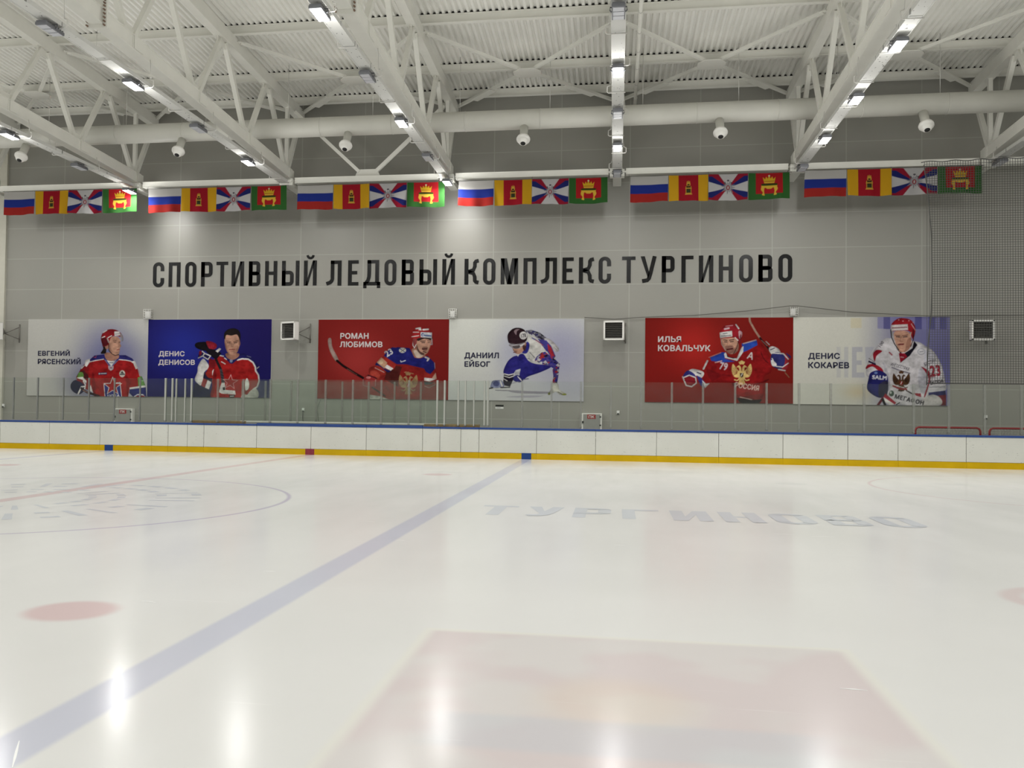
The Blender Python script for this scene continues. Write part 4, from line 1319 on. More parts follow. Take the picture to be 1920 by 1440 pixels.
# ------------------------------------------------------------------ writing and badge frozen into the ice
t = tag(bpy.data.objects['floor'], None)
m = MB()
letters, gap = 'ТУРГИНОВО', 0.17
lw = (6.54 - gap * (len(letters) - 1)) / len(letters)
step = 0
for i, ch in enumerate(letters):
    for poly in glyph(ch, lw, 1.30, 0.20):
        m.add([(-2.12 + i * (lw + gap) + px, 13.66 + pz, 0.0012 + 0.0004 * (step % 7)) for px, pz in poly], [tuple(range(len(poly)))])
        step += 1
m.build('ice_lettering', M['ice_print'], bpy.data.objects['floor'])
m = MB()
r = random.Random(3)
for R0, R1, step, a0, a1 in ((2.25, 3.0, 9.5, 8, 352), (1.15, 1.75, 15, 4, 350)):
    a = a0
    while a < a1:
        w = step * r.uniform(0.45, 0.72)
        for rr in ((R0, R0 + (R1 - R0) * 0.22), (R1 - (R1 - R0) * 0.22, R1)) if r.random() < 0.5 else ((R0, R1),):
            th = [math.radians(a), math.radians(a + (w if rr[1] - rr[0] < 0.4 else w * 0.4))]
            m.add([(RED_X + q * math.cos(t_), MID_Y + q * math.sin(t_), 0.0015) for q, t_ in ((rr[0], th[0]), (rr[1], th[0]), (rr[1], th[1]), (rr[0], th[1]))], [(0, 1, 2, 3)])
        a += step
m.build('ice_badge', M['ice_print'], bpy.data.objects['floor'])

# bright skate cuts and a chip in the ice
M['cut'] = ice_paint('fresh_ice_cut', (0.93, 0.94, 0.94))
for path in [[(1.311, 5.63), (1.391, 5.63), (1.462, 5.619)] , [(-3.817, 6.964), (-3.744, 6.959), (-3.674, 6.933)] , [(-0.01, 10.993), (0.053, 11.008), (0.128, 10.983)] , [(-3.367, 8.455), (-3.312, 8.468), (-3.242, 8.455)] , [(-3.425, 12.392), (-3.367, 12.407), (-3.295, 12.365)] , [(-2.622, 10.752), (-2.56, 10.767), (-2.481, 10.741)] , [(2.072, 12.499), (2.208, 12.507), (2.334, 12.462)] , [(2.513, 12.354), (2.687, 12.398), (2.815, 12.38)] , [(-2.796, 3.988), (-2.727, 3.872), (-2.684, 3.801), (-2.621, 3.695)] , ]:
    m = MB()
    wd = 0.010 if len(path) == 3 else 0.006
    for i in range(len(path) - 1):
        (xa, ya), (xb, yb) = path[i], path[i + 1]
        wa, wb = (wd if 0 < i else wd * 0.3), (wd if i + 1 < len(path) - 1 else wd * 0.3)
        d = Vector((xb - xa, yb - ya)).normalized()
        nx_, ny_ = -d.y, d.x
        m.add([(xa - nx_ * wa, ya - ny_ * wa, 0.001), (xb - nx_ * wb, yb - ny_ * wb, 0.001), (xb + nx_ * wb, yb + ny_ * wb, 0.001), (xa + nx_ * wa, ya + ny_ * wa, 0.001)], [(0, 1, 2, 3)])
    m.build('skate_cut', M['cut'], bpy.data.objects['floor'])

# ------------------------------------------------------------------ posters
class Poster(Canvas):
    """canvas whose drawing units run between four given corners (TL, TR, BR, BL)"""
    def __init__(self, tl, tr, br, bl, nx=460, ny=272, bg=(255, 255, 255), ss=2):
        self.nx, self.ny, self.ss = nx, ny, ss
        u, v = np.meshgrid((np.arange(nx * ss) + 0.5) / (nx * ss), (np.arange(ny * ss) + 0.5) / (ny * ss))
        c = [np.array(q, float) for q in (tl, tr, br, bl)]
        f = lambda k: (1 - v) * ((1 - u) * c[0][k] + u * c[1][k]) + v * ((1 - u) * c[3][k] + u * c[2][k])
        self.X, self.Y = f(0), f(1)
        self.bx = (min(tl[0], bl[0]), max(tr[0], br[0]), min(tl[1], tr[1]), max(bl[1], br[1]))
        self.a = np.empty(self.X.shape + (3,), np.float32)
        self.a[:] = lin(bg)
    def _sub(self, x0, y0, x1, y1):
        H, W_ = self.X.shape
        a, b, c, d = self.bx
        mg = 45
        i0 = int((y0 - mg - c) / (d - c) * H); i1 = int((y1 + mg - c) / (d - c) * H) + 1
        j0 = int((x0 - mg - a) / (b - a) * W_); j1 = int((x1 + mg - a) / (b - a) * W_) + 1
        cl = lambda q, n: max(0, min(q, n))
        return slice(cl(i0, H), max(cl(i1, H), cl(i0, H))), slice(cl(j0, W_), max(cl(j1, W_), cl(j0, W_)))
    def star(self, cx, cy, r, c, rot=0.0, inner=0.42):
        self.poly([(cx + (r if i % 2 == 0 else r * inner) * math.sin(rot + i * math.pi / 5), cy - (r if i % 2 == 0 else r * inner) * math.cos(rot + i * math.pi / 5)) for i in range(10)], c)
        return self
    def eagle(self, cx, cy, s, g, d, shield=(150, 40, 40)):
        """two-headed heraldic bird"""
        for k in (-1, 1):
            f = lambda x, y: (cx + k * x * s, cy + y * s)
            self.curve([f(0.15, -0.05), f(0.35, -0.30), f(0.55, -0.55), f(0.85, -0.95), f(0.98, -0.55), f(0.95, -0.1), f(0.75, 0.30), f(0.45, 0.40), f(0.2, 0.3)], g)
            for q in range(6):
                a = -1.05 + q * 0.30
                self.line([f(0.35 + 0.12 * math.cos(a), -0.05 + 0.12 * math.sin(a)), f(0.35 + 0.62 * math.cos(a), -0.05 + 0.62 * math.sin(a))], 0.045 * s, d)
            self.curve([f(0.05, -0.2), f(0.08, -0.6), f(0.25, -0.82), f(0.42, -0.72), f(0.52, -0.60), f(0.32, -0.60), f(0.25, -0.4), f(0.28, -0.1)], g)
            self.line([f(0.15, 0.45), f(0.45, 0.70), f(0.70, 0.62)], 0.11 * s, g)
            self.line([f(0.15, -0.95), f(0.24, -1.12)], 0.12 * s, g)
        self.curve([(cx - 0.28 * s, cy - 0.15 * s), (cx + 0.28 * s, cy - 0.15 * s), (cx + 0.30 * s, cy + 0.5 * s), (cx, cy + 0.75 * s), (cx - 0.30 * s, cy + 0.5 * s)], g)
        self.poly([(cx - 0.2 * s, cy + 0.6 * s), (cx + 0.2 * s, cy + 0.6 * s), (cx + 0.38 * s, cy + 1.05 * s), (cx, cy + 1.12 * s), (cx - 0.38 * s, cy + 1.05 * s)], g)
        for q in (-0.2, 0, 0.2): self.line([(cx + q * 0.5 * s, cy + 0.7 * s), (cx + q * s, cy + 1.05 * s)], 0.04 * s, d)
        self.poly([(cx - 0.17 * s, cy - 0.05 * s), (cx + 0.17 * s, cy - 0.05 * s), (cx + 0.16 * s, cy + 0.28 * s), (cx, cy + 0.42 * s), (cx - 0.16 * s, cy + 0.28 * s)], shield)
        self.line([(cx - 0.05 * s, cy + 0.25 * s), (cx + 0.06 * s, cy)], 0.08 * s, (205, 200, 190))
        self.poly([(cx - 0.14 * s, cy - 0.92 * s), (cx - 0.18 * s, cy - 1.2 * s), (cx, cy - 1.3 * s), (cx + 0.18 * s, cy - 1.2 * s), (cx + 0.14 * s, cy - 0.92 * s)], g)
        return self

SK, SK2, SKD, LIP, HAIR = (176, 134, 114), (150, 108, 92), (112, 76, 66), (128, 66, 62), (34, 28, 27)
WH, RED, NAVY, BLK = (206, 202, 200), (140, 28, 30), (34, 32, 84), (22, 20, 26)

def poster_grey_player():
    c = Poster((52, 40), (1905, 40), (1885, 1240), (20, 1228), bg=(172, 171, 166))
    c.glow(1330, 700, 560, 640, (94, 95, 138), 0.92, 1.4); c.glow(1000, 1020, 480, 330, (84, 86, 116), 0.75, 1.3)
    c.glow(1900, 80, 330, 240, (176, 175, 172), 0.8); c.glow(60, 300, 600, 700, (174, 173, 168), 0.6)
    c.mark()
    c.curve([(1010, 680), (900, 770), (850, 850), (800, 960), (900, 1000), (1010, 1060), (1060, 1160), (1100, 900)], (118, 26, 30))
    c.poly([(1000, 700), (1230, 665), (1330, 800), (1460, 668), (1640, 690), (1720, 760), (1790, 930), (1860, 1090), (1620, 1120), (1600, 1245), (1080, 1245), (1060, 1120), (990, 1010)], RED)
    c.curve([(1050, 860), (1090, 1000), (1100, 1240), (1080, 1240), (1040, 1060)], (104, 20, 24), 0.8)
    c.curve([(1560, 900), (1630, 1010), (1610, 1110), (1590, 1230), (1575, 1100)], (104, 20, 24), 0.7)
    c.poly([(860, 850), (910, 830), (980, 900), (1000, 960), (880, 960)], (70, 26, 30))
    c.poly([(940, 680), (1010, 650), (1015, 700), (960, 780), (930, 760)], WH); c.poly([(870, 790), (930, 755), (920, 775), (880, 815)], WH)
    c.poly([(1010, 670), (1080, 605), (1240, 585), (1290, 690), (1220, 660), (1110, 680), (1012, 700)], (42, 40, 100))
    c.poly([(1430, 600), (1560, 600), (1660, 650), (1710, 720), (1650, 690), (1480, 660), (1420, 690)], (42, 40, 100))
    c.line([(1010, 703), (1100, 682), (1222, 662)], 12, WH); c.line([(1460, 668), (1560, 676), (1640, 692), (1690, 730)], 12, WH)
    c.line([(1060, 625), (1100, 640), (1110, 605)], 8, (150, 60, 90))
    c.poly([(1660, 690), (1700, 690), (1750, 800), (1715, 815), (1690, 760)], WH); c.line([(1755, 830), (1775, 915)], 14, (176, 150, 150))
    # collar
    c.poly([(1235, 620), (1270, 680), (1340, 800), (1450, 650), (1450, 600), (1400, 720), (1330, 790), (1280, 720)], (46, 42, 108))
    c.poly([(1270, 680), (1400, 690), (1340, 770)], WH); c.line([(1315, 715), (1365, 715)], 14, (90, 90, 110))
    c.poly([(1295, 765), (1375, 765), (1370, 815), (1335, 840), (1300, 815)], (170, 166, 172)); c.line([(1310, 780), (1360, 810)], 10, (70, 70, 110)); c.line([(1360, 780), (1310, 812)], 10, (130, 50, 60))
    # neck, face
    c.curve([(1250, 560), (1440, 590), (1445, 650), (1345, 690), (1260, 660)], SK2)
    c.curve([(1200, 430), (1250, 420), (1260, 560), (1190, 580), (1180, 560), (1215, 500)], HAIR)
    c.curve([(1300, 340), (1370, 312), (1440, 320), (1480, 380), (1475, 420), (1492, 460), (1476, 480), (1472, 510), (1468, 540), (1450, 590), (1400, 602), (1345, 580), (1300, 520), (1290, 430)], SK)
    c.curve([(1300, 400), (1330, 480), (1350, 570), (1300, 520)], SK2, 0.8)
    c.curve([(1245, 440), (1285, 430), (1300, 480), (1270, 510), (1245, 480)], SK2)
    c.line([(1370, 382), (1415, 378)], 9, SKD); c.line([(1380, 402), (1412, 402)], 11, (60, 46, 46)); c.line([(1452, 386), (1474, 390)], 8, SKD); c.line([(1455, 405), (1472, 405)], 9, (60, 46, 46))
    c.line([(1442, 400), (1462, 458), (1440, 470)], 7, SK2); c.line([(1428, 518), (1462, 510)], 14, LIP); c.line([(1405, 560), (1440, 570)], 8, SK2)
    c.line([(1300, 430), (1305, 530), (1350, 580), (1400, 605), (1455, 590)], 12, BLK)
    # helmet
    c.curve([(1180, 340), (1205, 260), (1270, 212), (1350, 198), (1430, 218), (1495, 270), (1520, 330), (1480, 320), (1400, 300), (1335, 330), (1305, 410), (1290, 445), (1220, 465), (1195, 420)], (124, 26, 32))
    c.curve([(1190, 350), (1250, 330), (1290, 420), (1230, 460), (1200, 430)], (62, 22, 28), 0.8)
    c.line([(1215, 250), (1270, 215)], 16, WH); c.line([(1195, 330), (1240, 312)], 12, WH); c.line([(1290, 330), (1345, 300)], 12, WH)
    c.line([(1280, 340), (1300, 400)], 20, (150, 140, 138)); c.poly([(1385, 235), (1465, 232), (1470, 295), (1390, 300)], WH); c.line([(1395, 275), (1460, 272)], 10, (110, 108, 112))
    c.curve([(1470, 265), (1510, 290), (1525, 370), (1495, 385), (1480, 320)], (150, 148, 152), 0.75)
    # badges
    c.poly([(1140, 868), (1275, 862), (1275, 900), (1140, 905)], (40, 34, 70)); c.line([(1180, 884), (1262, 880)], 14, (170, 166, 170)); c.ell(1157, 886, 10, 12, (170, 166, 170))
    c.ell(1508, 886, 44, 54, (192, 186, 178)); c.poly([(1508, 845), (1535, 880), (1480, 880)], (60, 60, 60)); c.line([(1478, 895), (1540, 893)], 20, (60, 70, 70))
    c.poly([(1228, 1050), (1475, 1018), (1500, 1245), (1245, 1245)], (40, 44, 110))
    c.line([(1228, 1050), (1245, 1240)], 9, WH); c.line([(1475, 1018), (1500, 1240)], 9, WH); c.line([(1228, 1050), (1310, 1050)], 8, WH); c.line([(1400, 1030), (1475, 1018)], 8, WH)
    c.star(1362, 1080, 152, WH, 0.0); c.star(1362, 1082, 130, (146, 32, 34), 0.0)
    c.text('ЦСКА', 1285, 1205, 1470, 1250, WH, 0.03)
    # arm guard, glove, stick
    c.curve([(840, 870), (900, 870), (910, 940), (820, 950)], (92, 130, 66)); c.poly([(800, 950), (900, 935), (1000, 1040), (980, 1060), (900, 980)], WH)
    c.curve([(720, 1040), (780, 985), (880, 990), (930, 1060), (930, 1140), (850, 1205), (760, 1170), (715, 1110)], (34, 34, 60))
    c.curve([(800, 985), (880, 980), (930, 1060), (880, 1020)], (110, 36, 40)); c.line([(830, 1200), (880, 1090), (940, 1080)], 22, WH); c.line([(910, 1000), (950, 1070), (920, 1140)], 16, WH)
    c.poly([(960, 1000), (1020, 1050), (990, 1140), (940, 1120)], (118, 40, 42)); c.poly([(985, 1130), (1025, 1060), (1060, 1180)], WH); c.line([(880, 1110), (960, 1170), (1150, 1230)], 34, (44, 28, 32)); c.line([(905, 1140), (1000, 1185)], 10, (150, 110, 104))
    # right sleeve cuff
    c.poly([(1745, 945), (1805, 920), (1865, 1070), (1755, 1090)], (96, 140, 74)); c.line([(1790, 995), (1830, 992)], 12, (150, 190, 150))
    c.poly([(1620, 1098), (1862, 1062), (1868, 1092), (1625, 1126)], WH); c.poly([(1622, 1124), (1868, 1090), (1880, 1245), (1680, 1245), (1615, 1180)], (38, 42, 104))
    c.line([(1690, 1240), (1740, 1205), (1820, 1205), (1855, 1240)], 14, WH); c.poly([(1720, 1225), (1850, 1220), (1850, 1245), (1710, 1245)], (130, 40, 42))
    c.photo(18)
    return c

def poster_blue_player():
    c = Poster((22, 40), (1898, 40), (1865, 1240), (5, 1226), bg=(30, 26, 84))
    c.glow(560, 470, 480, 420, (36, 44, 132), 0.9); c.glow(1890, 100, 420, 500, (32, 24, 78), 0.6); c.glow(1000, 1250, 900, 200, (26, 26, 64), 0.7)
    c.mark()
    c.poly([(1110, 590), (1200, 640), (1270, 720), (1380, 660), (1500, 640), (1600, 690), (1650, 790), (1700, 900), (1700, 1040), (1640, 1100), (1560, 1150), (1440, 1240), (960, 1240), (1000, 1100), (1000, 930), (900, 880), (960, 720), (1040, 640)], (146, 30, 30))
    c.curve([(1020, 760), (1060, 900), (1040, 1100), (1000, 1230), (960, 1240), (1000, 1050), (1010, 900)], (104, 22, 26), 0.8); c.curve([(1500, 1000), (1560, 1050), (1520, 1150), (1480, 1200)], (100, 22, 26), 0.8)
    c.poly([(1380, 580), (1470, 560), (1600, 630), (1680, 720), (1710, 860), (1660, 800), (1610, 690), (1500, 640), (1380, 665)], (34, 32, 88))
    c.line([(1380, 662), (1450, 645), (1540, 650), (1610, 700), (1645, 770), (1650, 830), (1690, 890), (1700, 980), (1670, 1070), (1610, 1110)], 22, WH)
    c.line([(1670, 790), (1700, 765)], 10, WH); c.line([(1520, 600), (1580, 620)], 8, (130, 130, 160))
    c.poly([(1215, 620), (1290, 700), (1390, 600), (1400, 640), (1300, 725), (1240, 680)], (30, 30, 78)); c.ell(1285, 675, 22, 26, (120, 130, 160))
    c.line([(1105, 592), (1170, 605)], 16, WH); c.line([(1140, 690), (1195, 722)], 14, WH); c.line([(1185, 632), (1215, 655)], 14, WH)
    # neck and head
    c.curve([(1210, 560), (1390, 560), (1395, 610), (1310, 660), (1225, 630)], SK2)
    c.curve([(1190, 330), (1205, 285), (1300, 262), (1385, 280), (1412, 340), (1415, 420), (1395, 500), (1360, 560), (1300, 582), (1240, 555), (1205, 480), (1190, 400)], SK)
    c.curve([(1185, 380), (1215, 440), (1230, 540), (1205, 490)], SK2); c.curve([(1330, 470), (1385, 440), (1385, 530), (1320, 575)], SK2, 0.7)
    c.curve([(1178, 330), (1185, 250), (1240, 195), (1330, 178), (1400, 210), (1428, 280), (1420, 380), (1404, 330), (1370, 275), (1290, 290), (1215, 282), (1196, 340)], HAIR)
    c.line([(1215, 372), (1275, 385)], 12, SKD); c.line([(1320, 385), (1385, 370)], 12, SKD); c.line([(1225, 398), (1270, 402)], 13, (70, 52, 50)); c.line([(1330, 402), (1375, 396)], 13, (70, 52, 50))
    c.line([(1298, 400), (1285, 455), (1320, 460)], 8, SK2); c.line([(1258, 505), (1340, 502)], 15, LIP); c.line([(1270, 535), (1330, 535)], 8, SK2); c.ell(1412, 410, 12, 34, SK2)
    # gloved arm, sleeve
    c.curve([(740, 420), (790, 390), (930, 390), (960, 440), (930, 520), (830, 510), (750, 470)], (24, 20, 24))
    c.curve([(910, 375), (1000, 385), (1070, 430), (1050, 490), (970, 495), (930, 450)], (134, 32, 46)); [c.line([(960 + q * 30, 400), (985 + q * 28, 485)], 5, (90, 20, 32)) for q in range(3)]
    c.poly([(860, 480), (960, 490), (1070, 510), (1140, 560), (1060, 660), (960, 590)], (24, 20, 26)); c.poly([(1050, 525), (1110, 478), (1135, 495), (1085, 550)], WH)
    c.poly([(820, 520), (980, 600), (940, 650), (860, 610), (790, 640), (790, 590)], (34, 30, 74)); c.line([(850, 530), (885, 560), (860, 600), (790, 632)], 15, WH); c.line([(880, 560), (975, 600), (935, 655), (865, 610)], 15, WH); c.curve([(800, 540), (830, 520), (840, 560), (810, 600)], (120, 30, 44))
    c.curve([(840, 660), (880, 650), (945, 740), (930, 800), (890, 840), (870, 940), (830, 1050), (780, 1020), (735, 960), (775, 850), (785, 760)], WH)
    c.poly([(880, 840), (1000, 930), (1000, 1010), (860, 940)], (40, 34, 58)); c.poly([(865, 940), (930, 970), (885, 1085), (830, 1050)], (132, 44, 46)); c.poly([(930, 970), (985, 1000), (950, 1110), (890, 1085)], WH)
    c.curve([(900, 860), (960, 800), (1010, 850), (1010, 930), (940, 930)], (140, 40, 36)); c.poly([(1000, 830), (1025, 800), (1000, 910)], WH)
    c.curve([(960, 640), (1050, 690), (1040, 780), (960, 780), (950, 720)], (120, 28, 34))
    c.poly([(740, 1010), (830, 1055), (960, 1120), (980, 1240), (700, 1240)], (32, 32, 58), 0.9)
    # stick and lower glove
    c.line([(1060, 660), (1130, 810)], 40, (28, 24, 28)); c.poly([(1110, 800), (1150, 800), (1190, 1010), (1140, 1020)], (60, 56, 62)); [c.line([(1120 + q * 9, 840 + q * 45), (1165 + q * 7, 860 + q * 45)], 8, (24, 22, 26)) for q in range(4)]
    c.poly([(1140, 1010), (1185, 1010), (1200, 1120), (1340, 1130), (1350, 1190), (1140, 1175), (1100, 1150)], WH); c.poly([(1155, 1080), (1190, 1075), (1195, 1120), (1160, 1125)], (36, 32, 40)); c.line([(1105, 1150), (1130, 1050), (1150, 1045)], 10, WH)
    c.curve([(1490, 1000), (1520, 940), (1550, 1010), (1540, 1100), (1495, 1120)], WH); c.curve([(1560, 1140), (1640, 1090), (1690, 1160), (1660, 1240), (1440, 1245), (1460, 1180), (1520, 1190)], (182, 178, 172))
    c.poly([(1250, 1195), (1340, 1190), (1330, 1230), (1260, 1240)], (40, 36, 40)); c.line([(1270, 1215), (1320, 1212)], 10, WH)
    c.star(1270, 1000, 122, (196, 150, 150), 0.08); c.star(1270, 1001, 104, (146, 30, 30), 0.08)
    c.photo(18)
    return c

def poster_red_stick():
    c = Poster((48, 40), (1905, 40), (1890, 1188), (25, 1170), bg=(112, 28, 26))
    c.glow(620, 640, 430, 380, (156, 52, 50), 0.75); c.glow(1850, 200, 600, 500, (104, 28, 26), 0.5)
    c.mark()
    c.curve([(185, 330), (205, 305), (232, 320), (250, 440), (335, 610), (300, 640), (225, 520), (190, 410)], (172, 148, 140))
    c.line([(315, 630), (400, 700), (560, 800), (740, 905)], 34, (34, 24, 26)); c.line([(460, 745), (600, 830)], 8, (140, 90, 80))
    # body
    c.poly([(960, 600), (1160, 690), (1290, 680), (1400, 720), (1560, 760), (1600, 900), (1560, 1010), (1480, 1180), (1150, 1180), (1000, 1000), (980, 880), (1120, 760)], (128, 32, 30))
    c.poly([(1010, 790), (1160, 700), (1240, 720), (1200, 860), (1190, 1000), (1000, 900)], (64, 30, 28), 0.85)
    c.poly([(1050, 470), (1120, 432), (1350, 450), (1420, 590), (1500, 600), (1600, 560), (1690, 650), (1710, 740), (1640, 820), (1580, 790), (1550, 740), (1420, 710), (1300, 680), (1170, 680), (1060, 610), (985, 560)], (30, 32, 100))
    c.line([(1120, 436), (1165, 440)], 10, (150, 60, 60)); c.poly([(985, 560), (1060, 610), (1160, 690), (1120, 760), (1000, 690), (960, 590)], (150, 44, 38))
    c.poly([(950, 580), (1035, 660), (990, 740), (880, 660)], (182, 142, 116)); c.ell(945, 650, 30, 30, (196, 170, 140)); c.poly([(1030, 685), (1120, 740), (1085, 772), (995, 725)], WH); c.poly([(880, 650), (990, 740), (1090, 775), (1050, 800), (860, 690)], (34, 34, 84))
    # gloves
    c.curve([(800, 720), (900, 700), (1000, 770), (1000, 850), (900, 880), (790, 830), (770, 760)], (140, 42, 36)); c.line([(860, 730), (990, 795)], 10, (190, 150, 140)); c.curve([(790, 790), (860, 770), (930, 830), (900, 900), (830, 890)], (170, 66, 54))
    c.curve([(700, 880), (750, 835), (860, 850), (880, 920), (870, 1000), (760, 1010), (690, 940)], (146, 44, 46)); c.ell(765, 868, 34, 18, (190, 110, 110)); c.line([(760, 835), (885, 880)], 14, (30, 20, 26)); c.line([(690, 900), (690, 980), (760, 1000)], 10, (176, 130, 128)); c.line([(868, 900), (862, 990)], 10, (176, 130, 128))
    c.line([(820, 1010), (1000, 1130)], 24, (70, 50, 48))
    c.poly([(780, 1110), (940, 1135), (1060, 1180), (780, 1178)], (178, 174, 166))
    # right sleeve
    c.poly([(1560, 800), (1640, 820), (1710, 760), (1730, 800), (1725, 880), (1620, 920), (1550, 900)], (138, 40, 36)); c.poly([(1660, 880), (1715, 800), (1730, 890)], (182, 150, 130)); c.poly([(1555, 870), (1650, 880), (1720, 890), (1630, 925), (1555, 910)], WH)
    c.poly([(1550, 920), (1640, 935), (1700, 930), (1640, 975), (1560, 970)], (40, 42, 50)); c.curve([(1560, 980), (1700, 960), (1710, 980), (1620, 1015)], (128, 46, 44)); c.line([(1560, 990), (1620, 1012), (1710, 968)], 8, (186, 160, 150))
    # number and badges
    c.text('23', 1000, 470, 1110, 560, (196, 192, 196), 0.03, -0.55); c.ell(1250, 482, 50, 38, (170, 166, 160)); c.line([(1215, 460), (1280, 505)], 12, (60, 70, 110)); c.line([(1280, 465), (1225, 505)], 10, (96, 90, 60)); c.line([(1570, 580), (1620, 600), (1600, 630)], 22, (176, 170, 170))
    c.line([(1222, 630), (1230, 648), (1290, 628)], 12, (200, 200, 210)); c.line([(1700, 660), (1705, 740)], 10, (150, 140, 160))
    c.eagle(1330, 960, 135, (150, 120, 84), (108, 60, 46)); c.line([(1280, 795), (1300, 790), (1400, 815)], 12, (150, 110, 80))
    # head
    c.curve([(1380, 470), (1450, 460), (1570, 545), (1510, 590), (1420, 580)], SK2); c.curve([(1405, 500), (1460, 590), (1540, 555), (1440, 480)], (182, 164, 150))
    c.curve([(1450, 330), (1560, 310), (1640, 330), (1645, 400), (1620, 480), (1590, 530), (1520, 545), (1470, 500), (1440, 420)], SK)
    c.curve([(1450, 400), (1490, 490), (1560, 530), (1520, 548), (1460, 490)], (84, 60, 54)); c.curve([(1530, 440), (1600, 430), (1600, 470), (1570, 500), (1525, 470)], (96, 66, 58), 0.8); c.line([(1530, 465), (1590, 460)], 18, (70, 34, 34)); c.line([(1540, 500), (1580, 515)], 16, (84, 60, 54))
    c.line([(1505, 352), (1570, 350)], 12, (52, 40, 38)); c.line([(1600, 348), (1640, 352)], 11, (52, 40, 38)); c.line([(1520, 372), (1565, 372)], 12, (60, 46, 46)); c.line([(1605, 374), (1635, 374)], 11, (60, 46, 46)); c.line([(1590, 370), (1600, 418), (1575, 425)], 8, SK2)
    c.curve([(1375, 290), (1390, 210), (1470, 160), (1560, 155), (1640, 200), (1665, 240), (1660, 310), (1560, 300), (1470, 310), (1450, 360), (1400, 360)], (136, 34, 36))
    c.curve([(1470, 310), (1660, 300), (1650, 340), (1560, 318), (1470, 350)], (44, 34, 34)); c.line([(1440, 175), (1500, 165)], 18, WH); c.line([(1540, 190), (1610, 185)], 22, WH); c.line([(1400, 225), (1480, 225)], 8, WH); c.line([(1380, 290), (1480, 275)], 8, WH); c.poly([(1470, 195), (1505, 160), (1520, 200)], WH)
    c.poly([(1505, 225), (1665, 232), (1660, 310), (1505, 295)], (192, 192, 196)); c.ell(1535, 262, 20, 24, (40, 70, 130)); c.ell(1538, 264, 11, 14, (192, 192, 196)); c.line([(1555, 270), (1650, 278)], 16, (60, 90, 150))
    c.line([(1400, 340), (1395, 410), (1420, 450), (1440, 400), (1410, 350)], 10, WH); c.curve([(1395, 330), (1440, 320), (1450, 380), (1410, 420)], (128, 60, 60)); c.line([(1660, 320), (1665, 400), (1640, 400)], 16, (170, 150, 150))
    c.photo(16)
    return c

